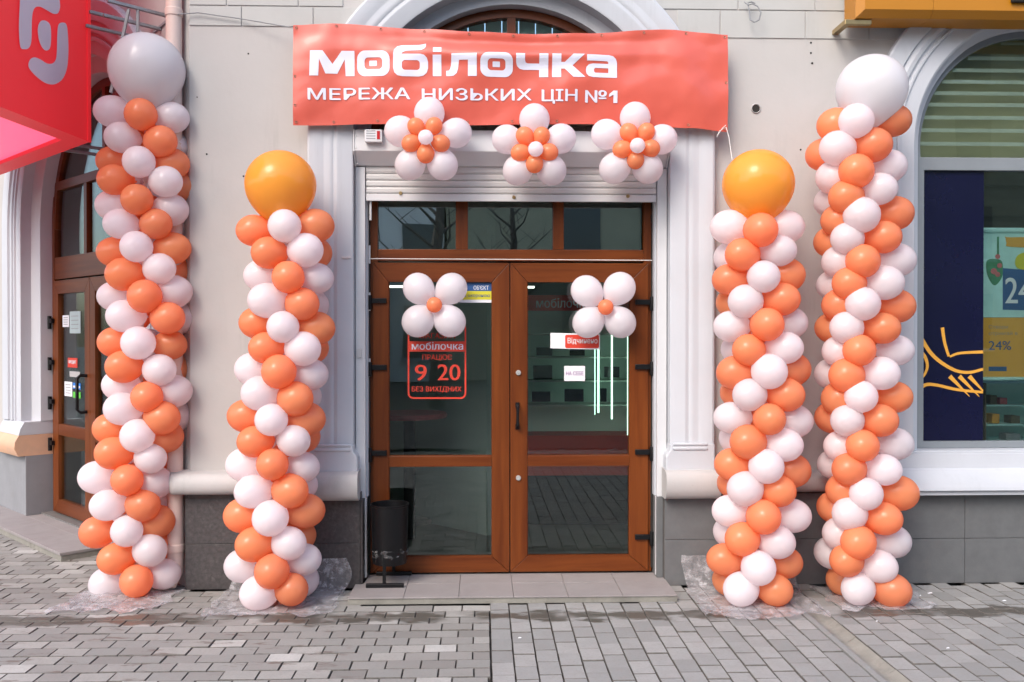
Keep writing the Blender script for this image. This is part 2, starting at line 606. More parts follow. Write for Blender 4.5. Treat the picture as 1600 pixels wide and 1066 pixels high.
# ------------------------------------------------------------------ ground and paving
g = MB()
g.add([(-120, -120, -0.07), (120, -120, -0.07), (120, 120, -0.07), (-120, 120, -0.07)], [(0, 1, 2, 3)])
tag(g.build('ground', M['mortar']), kind='structure')
g = MB().box(-60, 60, -20, -7.2, -0.025, -0.02)
tag(g.build('road', M['asphalt']), kind='structure')

XB = oz(764.4, 945.0, 0).x                   # where the two laying patterns meet
PL, PW, J = 0.1815, 0.1220, 0.0062
XG0, XG1 = oz(1255, 962.3, 0).x, oz(1291, 957, 0).x


def paver_mesh(name, lx, ly, mat):
    b, h = 0.0022, 0.05
    x, y = lx / 2, ly / 2
    vs = [(-x, -y, -h), (x, -y, -h), (x, y, -h), (-x, y, -h), (-x, -y, -b), (x, -y, -b), (x, y, -b), (-x, y, -b),
          (-x + b, -y + b, 0), (x - b, -y + b, 0), (x - b, y - b, 0), (-x + b, y - b, 0)]
    fs = []
    for o in (0, 4):
        for i in range(4):
            fs.append((o + i, o + (i + 1) % 4, o + 4 + (i + 1) % 4, o + 4 + i))
    fs.append((8, 9, 10, 11))
    me = bpy.data.meshes.new(name)
    me.from_pydata(vs, [], fs)
    me.materials.append(mat)
    me.materials.append(M['mortar'])
    for p in me.polygons:
        p.material_index = 0 if p.index == len(fs) - 1 else 1
    return me


STEP_X0, STEP_X1, STEP_Y0 = oz(545, 943, 0.0).x, oz(1058, 940, 0.0).x, -0.37


def blocked(x, y):
    if y > 0.0 and x > XL - 0.02:
        return True
    if (Vector((x, y, 0)) - CW).dot(Wn) < 0.02 and x < XL:
        return True
    if STEP_X0 + 0.03 < x < STEP_X1 - 0.03 and y > STEP_Y0 + 0.06:
        return True
    return False


def lay(name, cells, mesh, lx, ly, mat):
    """cells: (xc, yc, sx) ; the 300 that show largest are single pavers, the rest one mass"""
    base = MB().add([(-9, -7.2, -0.028), (9, -7.2, -0.028), (9, -7.19, -0.028)], [(0, 1, 2)])
    xs = [c[0] for c in cells]
    ys = [c[1] for c in cells]
    base = MB().box(min(xs) - .1, max(xs) + .1, min(ys) - .1, max(ys) + .1, -0.060, -0.040 - (0.002 if name == 'path' else 0))
    st = tag(base.build(name, M['mortar']), kind='structure')
    scored = []
    for c in cells:
        u, v, d = proj((c[0], c[1], 0))
        vis = -15 < u < 1615 and v < 1080 and d > 0
        scored.append(((c[2] / d ** 3) if vis else 0, c))
    scored.sort(key=lambda t: -t[0])
    rest = []
    for i, (s, c) in enumerate(scored):
        dz = random.uniform(-0.003, 0.0025)
        if i < 300 and s > 0:
            place('paver', mesh, st, (c[0], c[1], dz), (random.gauss(0, .007), random.gauss(0, .006), random.gauss(0, .008)), (c[2], 1, 1))
        else:
            rest.append((c, dz))
    if rest:
        mb = MB()
        tv = [v.co.copy() for v in mesh.vertices]
        tf = [tuple(p.vertices) for p in mesh.polygons]
        for c, dz in rest:
            mb.add([(v.x * c[2] + c[0], v.y + c[1], v.z + dz) for v in tv], tf)
        ob = tag(mb.build('pavers_beyond', mat, st), kind='stuff')
        ob.data.materials.append(M['mortar'])
        k_ = len(tf)
        for p in ob.data.polygons:
            p.material_index = 0 if p.index % k_ == k_ - 1 else 1


cells = []
y_first = oz(650, 946.4, 0).y
for j in range(-26, 44):
    yc = y_first - PW * (j + 0.5)
    off = (j % 2) * PL / 2 + random.uniform(-.012, .012)
    k = 0
    xr = XB - off
    if off > 0.03:
        cells.append((XB - off / 2, yc, (off - J) / (PL - J)))
    while xr > -5.2:
        if j > -1 or xr < STEP_X0 + 0.3:
            cells.append((xr - PL / 2, yc, 1.0))
        xr -= PL
cells = [c for c in cells if not blocked(c[0], c[1]) and c[1] > -6.9 and not (c[1] > -0.34 and c[0] > STEP_X0)]
pm = paver_mesh('paver', PL - J, PW - J, M['paver_l'])
lay('pavement', cells, pm, PL, PW, M['paver_l'])

cells = []
PWR = 0.1216


def columns(x0, x1):
    n = max(1, round((x1 - x0) / PWR))
    w = (x1 - x0) / n
    for i in range(n):
        xc = x0 + (i + .5) * w
        off = (0.0 if i % 2 else 0.5) * PL + random.uniform(-.02, .02)
        y = 0.05 - off
        while y > -6.9:
            if not blocked(xc, y):
                cells.append((xc, y - 0.0, w / PWR))
            y -= PL


columns(XB + 0.004, XG0)
columns(XG1, 5.0)
pm2 = paver_mesh('paver', PWR - J, PL - J, M['paver_r'])
lay('path', cells, pm2, PWR, PL, M['paver_r'])

# drain channel: kerb strip and hollowed gutter stones
gut = thing('drain_channel', 'shallow concrete drain channel crossing the paving between the two right balloon columns', 'drain', (XG0, -1, 0))
yy = -0.08
k = 0
while yy > -6.8:
    ln = 0.50
    xm = XG0 + 0.045
    w = XG1 - xm - 0.004
    prof = [(i / 8, -0.004 - 0.028 * math.sin(math.pi * i / 8)) for i in range(9)]
    vs, fs = [], []
    for yq in (yy, yy - ln + 0.006):
        for (t, z) in prof:
            vs.append((xm + t * w, yq, z + (0.002 if k % 2 else 0)))
        vs.append((xm + w, yq, -0.06))
        vs.append((xm, yq, -0.06))
    n = len(prof) + 2
    for i in range(n):
        fs.append((i, (i + 1) % n, (i + 1) % n + n, i + n))
    fs.append(tuple(range(n)))
    fs.append(tuple(range(n, 2 * n)))
    MB().add(vs, fs).build('gutter_stone', M['concrete'], gut)
    MB().box(XG0 + 0.004, xm - 0.004, yy - ln + 0.006, yy, -0.05, 0.006).build('kerb_strip', M['paver_r'], gut, bevel=0.004)
    yy -= ln
    k += 1
    if yy < -2.2 and k > 4:
        ln = 4.6

# ------------------------------------------------------------------ the building
bld = thing('building', 'pale plastered corner building with round arched entrance and shop windows', 'building', (XC, 0.1, 0))
WINX = (X_(1606, 0.12, 400))
WIN_R = WINX - X_(1427, 0.12, 500)
WZS = ZS + 0.03
WZ0 = Z_(707, 0.06, 1500)
RW_IN, RW_OUT = WIN_R + 0.05, WIN_R + 0.40
ZT = 5.0


def facade_wall():
    xr = 7.5
    pts = [(XL, 0), (XC - 1.25, 0), (XC - 1.25, ZS)]
    pts += arc(XC, ZS, 1.25, math.pi, 0, 32)[1:-1]
    pts += [(XC + 1.25, ZS), (XC + 1.25, 0), (xr, 0), (xr, ZT), (XL, ZT)]
    rw = WIN_R + 0.22
    hole = [(WINX - rw, WZ0 - .02), (WINX - rw, WZS)] + arc(WINX, WZS, rw, math.pi, 0, 32)[1:-1] + [(WINX + rw, WZS), (WINX + rw, WZ0 - .02)]
    MB().prism([pts, hole], YW, 0.30).build('wall', M['wall'], bld)


facade_wall()

# upper courses of smooth blocks
def block(x0, x1, z0, z1):
    g_ = 0.004
    x0, x1, z0, z1 = x0 + g_, x1 - g_, z0 + g_, z1 - g_
    pts = []
    for (xc, zs, r) in ((XC, ZS, R_OUT - .03), (WINX, WZS, RW_OUT - .03)):
        pass
    n = 12

    def lim(x, z, side):
        for (xc, zs, r) in ((XC, ZS, R_OUT - .03), (WINX, WZS, RW_OUT - .03)):
            if z > zs and (x - xc) ** 2 + (z - zs) ** 2 < r * r:
                dx = math.sqrt(max(0, r * r - (z - zs) ** 2))
                return xc + side * dx
        return x
    left, right = [], []
    for i in range(n + 1):
        z = z0 + (z1 - z0) * i / n
        sideR = -1 if abs(x1 - XC) < R_OUT and x0 < XC or x0 < WINX and abs(x1 - WINX) < RW_OUT else 1
        xa, xb = x0, x1
        if x0 < XC < x1 or x0 < WINX < x1:
            return
        xb = lim(x1, z, -1)
        xa = lim(x0, z, 1)
        if xb - xa < 0.01:
            xb = xa + 0.01
        left.append((xa, z))
        right.append((xb, z))
    MB().prism([left + right[::-1]], YW - 0.007, YW + 0.02).build('stone_block', M['block'], bld, bevel=0.002)


zj = [Z_(61, YW, 1200), Z_(17, YW, 1200), Z_(17, YW, 1200) + 0.27, Z_(17, YW, 1200) + 0.54, ZT]
xr_ = [X_(u, YW, 40) for u in (1058, 1125, 1258, 1357, 1440)]
for a, b in zip(xr_, xr_[1:]):
    block(a, b, zj[0] if a > xr_[0] - .01 else zj[0], zj[1])
xr2 = [X_(u, YW, 0) for u in (1030, 1180, 1300, 1440)]
for r_ in (1, 2, 3):
    for a, b in zip(xr2, xr2[1:]):
        sh = 0.12 * (r_ % 2)
        if a - sh > XC + 0.3:
            block(a - sh, b - sh, zj[r_], zj[r_ + 1])
zl = [Z_(42, YW, 400), Z_(10, YW, 400), Z_(10, YW, 400) + 0.3, ZT]
xl_ = [XL, X_(378, YW, 20), X_(490, YW, 20), X_(560, YW, 20)]
for r_ in range(3):
    for a, b in zip(xl_, xl_[1:]):
        block(a - (0.1 if r_ % 2 and a > XL else 0), b - (0.1 if r_ % 2 else 0), zl[r_], zl[r_ + 1])

# entrance surround
ZP = Z_(697, -0.05, 530)
prof = [(R_DOOR, YD + .06), (R_DOOR, 0.115), (R_IN, 0.11), (R_IN, -0.018), (R_IN + .012, -0.024), (1.158, -0.027), (1.170, -0.032), (1.180, -0.032), (1.190, -0.028),
        (1.200, -0.028), (1.212, -0.035), (1.232, -0.036), (1.258, -0.034), (1.270, -0.035), (1.290, -0.044), (R_OUT - .014, -0.047), (R_OUT, -0.040), (R_OUT, YW + .01)]
MB().arch(XC, ZS, prof, ZP).build('entrance_surround', M['trim'], bld, smooth=True, sharp=28)
# bases below the mouldings: a plain block that flares towards the door
ZB = 0.885
for s in (-1, 1):
    def q_(r, z):
        return (XC + s * r, z)
    ri_ = R_IN - .034
    pts = [q_(R_OUT + .002, .775), q_(ri_, .775), q_(ri_, ZB), q_(ri_ + .004, ZB + .012), q_(ri_ + .014, ZB + .03), q_(ri_ + .028, ZB + .045), q_(ri_ + .033, ZP + .004), q_(R_OUT + .002, ZP + .004)]
    MB().prism([pts], -.058, .112).build('pedestal', M['trim'], bld, smooth=True, bevel=.008, sharp=50)
    for (za, zb, yy_) in ((ZP - .006, ZP + .012, -.064), (ZP - .036, ZP - .016, -.066)):
        xa, xb = XC + s * (R_IN + .012), XC + s * (R_OUT - .05)
        MB().box(min(xa, xb), max(xa, xb), yy_, -.03, za, zb).build('base_moulding', M['trim'], bld, smooth=True, bevel=.006)
    MB().box(XC + s * R_DOOR if s > 0 else XC - R_IN - .001, XC + R_IN + .001 if s > 0 else XC - R_DOOR, 0.112, YD + .06, 0.60, ZP).build('reveal', M['trim'], bld)

# rounded ledge above the plinth
def ledge_prof(y_nose, z0, z1, n=9):
    r = (z1 - z0) / 2
    p = [(YW + .02, z1 + .012)]
    for i in range(n + 1):
        a = math.pi / 2 - math.pi * i / n
        p.append((y_nose + r * .75 - r * .75 * math.cos(a), (z0 + z1) / 2 + r * math.sin(a)))
    p.append((YW + .02, z0))
    return p


LZ0, LZ1 = 0.650, 0.792
XLL = X_(258, -0.06, 757)
xs = [XLL + 0.075 * (1 - math.cos(math.pi / 2 * i / 7)) for i in range(8)]
scl = [max(.12, math.sin(math.pi / 2 * i / 7)) for i in range(8)]
MB().extrude_x(ledge_prof(-0.105, LZ0, LZ1), xs + [XC - R_OUT + .02], scl + [1.0]).build('ledge', M['ledge'], bld, smooth=True)
for s in (-1, 1):
    xa, xb = XC + s * (R_IN - .042), XC + s * (R_OUT + .03)
    x0, x1 = min(xa, xb), max(xa, xb)
    if s < 0:
        xs2 = [x0, x0 + .02, x1 - .05, x1 - .015, x1]
    else:
        xs2 = [x0, x0 + .015, x0 + .05, x1 - .02, x1]
    sc2 = [.82, 1, 1, 1, .82]
    MB().extrude_x([(YW + .02, .806), (-.062, .802), (-.096, .793), (-.118, .770), (-.128, .725), (-.124, .675), (-.108, .635), (-.085, .612), (-.05, .604), (YW + .02, .603)], xs2, [1, 1, 1, 1, 1]).build('ledge', M['ledge'], bld, smooth=True)
MB().extrude_x(ledge_prof(-0.105, LZ0, 0.775), [XC + R_OUT - .02, WINX - RW_OUT - .02]).build('ledge', M['ledge'], bld, smooth=True)
MB().extrude_x([(YW + .02, 0.90), (-.015, 0.895), (-.03, 0.80), (-.05, 0.79), (-.10, 0.72), (-.115, 0.66), (-.09, 0.645), (-.09, 0.625), (YW + .02, 0.62)],
               [WINX - RW_OUT - .018, WINX + RW_OUT + .3, 7.5]).build('ledge', M['trim'], bld, smooth=True, sharp=25)

# plinth slabs
def slabs(x0, x1, z0, z1, nx, nz, y, mat, wob=0.0):
    for i in range(nx):
        for k in range(nz):
            a, b = x0 + (x1 - x0) * i / nx, x0 + (x1 - x0) * (i + 1) / nx
            c, d = z0 + (z1 - z0) * k / nz, z0 + (z1 - z0) * (k + 1) / nz
            MB().box(a + .0015, b - .0015, y + random.uniform(0, .003), y + .06, c + .0015, d - .0015).build('slab', mat, pl, bevel=0.002)


pl = MB().box(XL - .02, XC - R_IN + .05, 0.012, 0.20, 0.0, LZ0 - .002).build('plinth', M['grout'], bld)
slabs(X_(288, 0), XC - R_IN + 0.045, 0.0, 0.615, 3, 2, 0.0, M['granite'])
MB().box(XC - R_IN + 0.047, XC - R_IN + 0.060, 0.0, 0.20, 0.0, 0.60).build('slab', M['granite'], pl)
pl = MB().box(XC + R_IN - .03, 7.5, 0.012, 0.20, 0.0, 0.63).build('plinth', M['grout'], bld)
slabs(XC + R_IN - .03, WINX - RW_OUT + .2, 0.0, 0.63, 4, 2, 0.0, M['greystone'])
slabs(WINX - RW_OUT + .2, 7.4, 0.0, 0.62, 9, 2, 0.0, M['greystone'])
MB().box(XC + R_DOOR + .005, XC + R_IN - .032, 0.05, 0.20, ZSTEP, 0.60).build('slab', M['greystone'], pl, bevel=.003)

# brown arched window above the door (mostly behind the banner)
aw = MB()
ring_o = arc(XC, ZS, R_DOOR - .004, 0, math.pi, 40)
ring_i = arc(XC, ZS, R_DOOR - .062, 0, math.pi, 40)
aw.prism([ring_o + ring_i[::-1]], YD, YD + .07)
arw = aw.build('arched_window', M['woodh'], bld)
MB().box(XC - .03, XC + .03, YD + .004, YD + .066, ZS, ZS + R_DOOR - .06).build('mullion', M['woodv'], arw)
MB().prism([arc(XC, ZS, R_DOOR - .05, 0, math.pi, 32)], YD + .03, YD + .036).build('pane', M['glass'], arw)
bl = MB()
for i in range(15):
    xa = XC - .9 + i * .12
    bl.box(xa, xa + .112, YD + .12 + (.006 if i % 2 else 0), YD + .135, ZS - .3, ZS + 1.0)
bl.build('backdrop', M['pale_teal'], arw)  # added ribbed sheet, its teal stands for sky mirrored in the pane

# ------------------------------------------------------------------ entrance doors
def rect(u0, v0, u1, v1, Y):
    a, b = oy(u0, (v0 + v1) / 2, Y), oy(u1, (v0 + v1) / 2, Y)
    c, d = oy((u0 + u1) / 2, v0, Y), oy((u0 + u1) / 2, v1, Y)
    return a.x, b.x, d.z, c.z          # x0, x1, z0, z1


XD0, XD1 = XC - R_DOOR + .004, XC + R_DOOR - .004
ZH0, ZH1 = Z_(408, YD), Z_(390, YD)         # transom rail
ZD0 = ZSTEP + .006
fr = MB()
fr.box(XD0, XD0 + .055, YD + .004, YD + .075, ZD0, ZS + .02).build('door_frame', M['woodv'], bld)
fr = bld.children[-1] if False else [o for o in bld.children if o.name.startswith('door_frame')][0]
MB().box(XD1 - .055, XD1, YD + .004, YD + .075, ZD0, ZS + .02).build('jamb', M['woodv'], fr)
MB().box(XD0 + .056, XD1 - .056, YD + .002, YD + .075, ZH0, ZH1).build('rail', M['woodh'], fr, bevel=.003)
MB().box(XD0 + .056, XD1 - .056, YD + .002, YD + .075, ZS - .09, ZS + .02).build('rail', M['woodh'], fr)
um = [(712, 731), (864, 881)]
for a, b in um:
    MB().box(X_(a, YD, 350), X_(b, YD, 350), YD + .003, YD + .074, ZH1 + .001, ZS - .091).build('mullion', M['woodv'], fr, bevel=.003)
for a, b in ((590, 712), (731, 864), (881, 1002)):
    MB().box(X_(a, YD, 350) - .006, X_(b, YD, 350) + .006, YD + .034, YD + .040, ZH1 - .004, ZS - .088).build('pane', M['glass_tr'], fr)


def door_leaf(u0, u1, ui0, ui1, side):
    y0, y1 = YD - .012, YD + .055
    x0, x1 = X_(u0, y0, 650), X_(u1, y0, 650)
    a0, a1 = X_(ui0, y0, 650), X_(ui1, y0, 650)
    z0, z1 = ZD0 + .004, Z_(411, y0)
    b0, b1 = Z_(869.5, y0), Z_(441, y0)
    d = bpy.data.objects.new('door', None)
    d.location = (x0, y0, z0)
    _link(d, bld)
    WM[d.name] = Matrix.Translation(Vector((x0, y0, z0)))
    g_ = .0012
    MB().prism([[(x0, z0 + g_), (a0, b0 + g_), (a0, b1 - g_), (x0, z1 - g_)]], y0, y1).build('stile', M['woodv'], d, bevel=.0025)
    MB().prism([[(x1, z0 + g_), (x1, z1 - g_), (a1, b1 - g_), (a1, b0 + g_)]], y0, y1).build('stile', M['woodv'], d, bevel=.0025)
    MB().prism([[(x0 + g_, z0), (x1 - g_, z0), (a1 - g_, b0), (a0 + g_, b0)]], y0, y1).build('rail', M['woodh'], d, bevel=.0025)
    MB().prism([[(x0 + g_, z1), (a0 + g_, b1), (a1 - g_, b1), (x1 - g_, z1)]], y0, y1).build('rail', M['woodh'], d, bevel=.0025)
    zm0, zm1 = Z_(729, y0), Z_(712.5, y0)
    MB().box(a0 + .001, a1 - .001, y0 + .001, y1, zm0, zm1).build('rail', M['woodh'], d, bevel=.0025)
    MB().box(a0 - .004, a1 + .004, YD + .014, YD + .020, zm1 - .004, b1 + .004).build('pane', M['glass'], d)
    MB().box(a0 - .004, a1 + .004, YD + .014, YD + .020, b0 - .004, zm0 + .004).build('pane', M['glass'], d)
    # pale glazing beads
    for (za, zb) in ((zm1, b1), (b0, zm0)):
        mb = MB()
        mb.box(a0, a1, y0 + .010, y0 + .022, za, za + .006)
        mb.box(a0, a0 + .004, y0 + .010, y0 + .022, za + .0065, zb)
        mb.box(a1 - .004, a1, y0 + .010, y0 + .022, za + .0065, zb)
        mb.build('glazing_bead', M['zinc'] if False else M['woodh'], d)
    hv = (470.5, 574, 707) if side < 0 else (472, 573.5, 707, 840)
    for v in hv:
        z = Z_(v, y0)
        xe = x0 if side < 0 else x1
        hb = MB()
        hb.box(min(xe - side * .095, xe + side * .012), max(xe - side * .095, xe + side * .012), y0 - .020, y0 - .002, z - .018, z + .018)
        hb.lathe([(0.0, -.05), (.015, -.05), (.016, -.046), (.016, .046), (.015, .05), (0, .05)], (xe + side * .022, y0 - .018, z - .012), 12)
        hb.build('hinge', M['black'], d, smooth=True, bevel=.003)
    if side > 0:
        zc0, zc1 = Z_(671, y0), Z_(629, y0)
        xh = X_(808.5, y0, 650)
        hb = MB()
        hb.tube([(xh, y0, zc0 + .02), (xh, y0 - .035, zc0 + .015), (xh, y0 - .05, zc0 + .03), (xh, y0 - .05, zc1 - .03), (xh, y0 - .035, zc1 - .015), (xh, y0, zc1 - .02)], .011, 10)
        hb.box(xh - .014, xh + .014, y0 - .006, y0, zc0, zc0 + .04)
        hb.box(xh - .014, xh + .014, y0 - .006, y0, zc1 - .04, zc1)
        hb.build('handle', M['black'], d, smooth=True)
        for v in (582.5, 747):
            z = Z_(v, y0)
            lk = MB().lathe([(0, -.012), (.016, -.012), (.019, -.006), (.019, 0)], (X_(810, y0, v), y0, z), 16, 'Y')
            lk.box(X_(810, y0, v) - .003, X_(810, y0, v) + .003, y0 - .014, y0 - .011, z - .009, z + .009)
            lk.build('lock', M['zinc'], d, smooth=True)
    else:
        MB().box(x1 - .0005, x1 + .003, y0 + .006, y1, z0 + .003, z1).build('seal', M['black'], d)
    return d


door_leaf(583, 796, 607.6, 768.8, -1)
door_leaf(797.4, 1013, 824, 983.5, 1)
# fixing strips and crumbly foam beside the frame
fo = MB()
for i in range(60):
    z = 0.08 + i * 0.045
    w = 0.012 + 0.012 * mnoise.noise((i * .7, 3.1, 0))
    fo.box(XC + R_DOOR - .004 - w * .4, XC + R_DOOR + .004 + w * .25, YD - .016, YD + .02, z, z + .046)
    w = 0.010 + 0.010 * mnoise.noise((i * .7, 9.1, 0))
    fo.box(XC - R_DOOR - .004, XC - R_DOOR + .004 + w * .4, YD - .016, YD + .02, z, z + .046)
fo.build('joint_filler', M['dark'], bld)
for v in (398, 471, 573):
    xs_ = X_(577, YD - .03, v)
    MB().box(xs_ - .006, xs_ + .008, YD - .035, YD - .020, Z_(v + 15, YD), Z_(v - 13, YD)).build('fixing_plate', M['metal_w'], bld, bevel=.002)

# shop interior behind the entrance
inr = MB()
xi0, xi1, yi1, zi1 = XC - 1.9, XC + 1.9, 4.2, 3.2
inr.box(xi0 - .1, xi0, .32, yi1, 0, zi1).box(xi1, xi1 + .1, .32, yi1, 0, zi1).box(xi0, xi1, yi1, yi1 + .1, 0, zi1)
inr.build('interior_wall', M['int_wall'], bld)
MB().box(xi0, xi1, .30, yi1, zi1, zi1 + .1).build('interior_ceiling', M['int_wall'], bld)
MB().box(xi0, xi1, YD - .02, yi1, -.01, ZSTEP - .004).build('interior_floor', M['int_floor'], bld)

# display cabinet with lit tubes behind the right door
YCB = 1.75
cb = thing('display_cabinet', 'glass display cabinet with lit tubes seen through the right door', 'cabinet', (X_(890, YCB, 600), YCB, 0.05))
cx0, cx1, cz0, cz1 = *[X_(u, YCB, 600) for u in (800, 1020)], 0.05, Z_(462, YCB)
MB().box(cx0, cx1, YCB + .30, YCB + .34, cz0, cz1).build('back_panel', M['cab'], cb)
MB().box(cx0, cx1, YCB - .05, YCB + .30, Z_(742, YCB), Z_(680, YCB)).build('base_unit', M['dred'], cb)
MB().box(cx0 + .05, cx1, YCB + .05, YCB + .30, cz0, Z_(742, YCB) - .002).build('plinth_board', M['dark'], cb)
for v in (523, 559, 596, 634):
    MB().box(cx0, cx1, YCB, YCB + .29, Z_(v, YCB) - .006, Z_(v, YCB) + .006).build('shelf', M['int_wall'], cb)
for (u, va, vb, w) in ((929.5, 545, 648, 1.3), (935, 545, 645, 3.0), (956, 523, 655, 2.8), (981, 523, 690, 2.2)):
    r_ = w / 2 * (6.2 + YCB) / FPX
    MB().tube([(X_(u, YCB - .03, 600), YCB - .03, Z_(vb, YCB)), (X_(u, YCB - .03, 600), YCB - .03, Z_(va, YCB))], r_, 8).build('light_tube', M['tube'], cb, smooth=True)
fs_ = MB().box(cx0, cx1, YCB - .10, YCB - .04, Z_(486, YCB), Z_(462, YCB)).build('header_panel', M['dred'], cb)
GAD = [(838, 543, 863, 556), (890, 545, 914, 556), (833, 571, 863, 593), (831, 612, 860, 628), (882, 608, 912, 628), (944, 573, 968, 590), (938, 607, 948, 628)]
for i, (a, b, c, d) in enumerate(GAD):
    x0, x1, z0, z1 = rect(a, b, c, d, YCB + .05)
    lab = ['black tablet on the top cabinet shelf below the open sign', 'small dark tablet half behind the open sign', 'wide black tablet on the middle shelf at the left',
           'black tablet lowest at the left beside the handle', 'black tablet on the lower shelf under the paper note', 'black tablet on the middle shelf right of the note', 'narrow black phone on the lower shelf at the right'][i]
    o = MB().prism([[(x0, z0), (x1, z0), (x1, z1), (x0, z1)]], YCB + .05, YCB + .062).build('tablet' if i < 6 else 'phone', M['screen'], None, bevel=.003)
    tag(o, lab, 'tablet' if i < 6 else 'phone', 'gadgets on the display shelves')
YCL = 2.4
cb2 = thing('wall_cabinet', 'dim wall cabinet with one lit tube behind the left door glass', 'cabinet', (X_(660, YCL, 600), YCL, 0.05))
MB().box(X_(585, YCL), X_(800, YCL), YCL + .3, YCL + .34, .05, Z_(486, YCL)).build('back_panel', M['int_wall'], cb2)
MB().tube([(X_(618.5, YCL), YCL, Z_(642, YCL)), (X_(618.5, YCL), YCL, Z_(470, YCL))], .012, 8).build('light_tube', M['tube'], cb2, smooth=True)
hp = MB().box(X_(585, YCL), X_(800, YCL), YCL - .06, YCL, Z_(479, YCL), Z_(460, YCL)).build('header_panel', M['dred'], cb2)
MB().lathe([(0, 0), (.30, 0), (.31, .02), (.30, .04), (0, .04)], (X_(640, 1.3, 650), 1.3, Z_(652, 1.3)), 28).build('counter_top', M['rose'], cb2, smooth=True)
MB().tube([(X_(640, 1.3, 650), 1.3, .05), (X_(640, 1.3, 650), 1.3, Z_(652, 1.3))], .05, 12).build('counter_leg', M['dark'], cb2, smooth=True)
cl = MB().box(X_(600, 1.9, 440), X_(640, 1.9, 440), 1.86, 1.90, Z_(450, 1.9), Z_(447, 1.9)).build('ceiling_lamp', M['lamp'])
tag(cl, 'bright lit ceiling lamp glimpsed at the top left of the left door', 'lamp')
cl = MB().box(X_(822, 2.6, 449), X_(834, 2.6, 449), 2.5, 2.54, Z_(451, 2.6), Z_(448, 2.6)).build('ceiling_lamp', M['lamp'])
tag(cl, 'small lit ceiling lamp glimpsed at the top left of the right door', 'lamp')

# ------------------------------------------------------------------ roller shutter
rs = thing('roller_shutter', 'white roller shutter with its box rolled up above the entrance door', 'shutter', (XC, 0.05, Z_(315, .08)))
bx0, bx1 = XC - R_IN + .004, XC + R_IN - .004
zt, zf, zb_ = Z_(204, -.03), Z_(237, -.03), Z_(260, .05)
box_p = [(0.109, zt), (-.03, zt), (-.03, zf), (.055, zb_), (0.109, zb_)]
MB().extrude_x(box_p, [bx0 + .012, bx1 - .012]).build('shutter_box', M['metal_w'], rs, bevel=.004)
for s in (0, 1):
    xa = bx0 if s == 0 else bx1 - .011
    MB().extrude_x([(0.109, zt + .004), (-.034, zt + .004), (-.034, zf - .003), (.053, zb_ - .006), (0.109, zb_ - .006)], [xa, xa + .011]).build('end_cap', M['metal_w'], rs, bevel=.003)
    for z in (zf + .02, zf + .10, zb_ + .01):
        MB().lathe([(0, -.004), (.005, -.004), (.006, 0)], (xa + .02 if s == 0 else xa - .01, -.031 if z > zf else .035, z), 10, 'Y').build('screw', M['zinc'], rs)
ys = .075
edges = [Z_(v, ys) for v in (258, 272.5, 283, 293.3, 303.5)]
sx0, sx1 = XC - R_DOOR - .004, XC + R_DOOR + .004
for a, b in zip(edges, edges[1:]):
    h = a - b
    pr = [(ys + .014, a - .001), (ys + .004, a - .001), (ys, a - h * .3), (ys, b + h * .25), (ys + .005, b + .0025), (ys + .014, b + .0025)]
    MB().extrude_x(pr, [sx0, sx1]).build('slat', M['slat'], rs)
zbar = Z_(315, ys)
MB().box(sx0, sx1, ys - .004, ys + .016, zbar, edges[-1] - .002).build('bottom_bar', M['metal_w'], rs, bevel=.003)
for u, v in ((626, 303), (803, 308.5), (981, 306)):
    MB().lathe([(0, -.010), (.011, -.010), (.013, -.004), (.013, 0)], (X_(u, ys, v), ys - .004, Z_(v, ys)), 12, 'Y').build('lock_button', M['brass'], rs, smooth=True)
for s in (-1, 1):
    xa, xb = XC + s * (R_DOOR - .002), XC + s * (R_IN - .006)
    MB().box(min(xa, xb) + (0 if s < 0 else .012), max(xa, xb) - (.012 if s < 0 else 0), .062, .109, 0.60 if s < 0 else 0.60, zb_ - .008).build('guide_rail', M['metal_w'], rs, bevel=.003)
    MB().box(XC + s * (R_DOOR + .01) - .007, XC + s * (R_DOOR + .01) + .007, .070, .105, ZSTEP + .01, .599).build('guide_rail', M['metal_w'], rs, bevel=.002)
MB().tube([(X_(579, .1, 330), .1, zbar + .01), (X_(579, .1, 330), .1, Z_(345, .1))], .008, 8).build('pull_strap', M['metal_w'], rs)

al = thing('alarm_box', 'small white alarm box with red strip on the shutter box', 'alarm box', (X_(583, -.06, 212), -.04, Z_(222, -.06)))
x0, x1, z0, z1 = rect(569.5, 202, 597, 222, -.08)
MB().box(x0, x1, -.08, -.036, z0, z1).build('housing', M['metal_w'], al, bevel=.006)
MB().box(x1 - .034, x1 - .014, -.084, -.079, z0 + .018, z1 - .012).build('red_lens', M['alarm_red'], al)
for k in range(4):
    zz = z0 + .02 + k * .017
    MB().box(x0 + .012, x1 - .044, -.0815, -.079, zz, zz + .006).build('vent_slot', M['steel'], al)

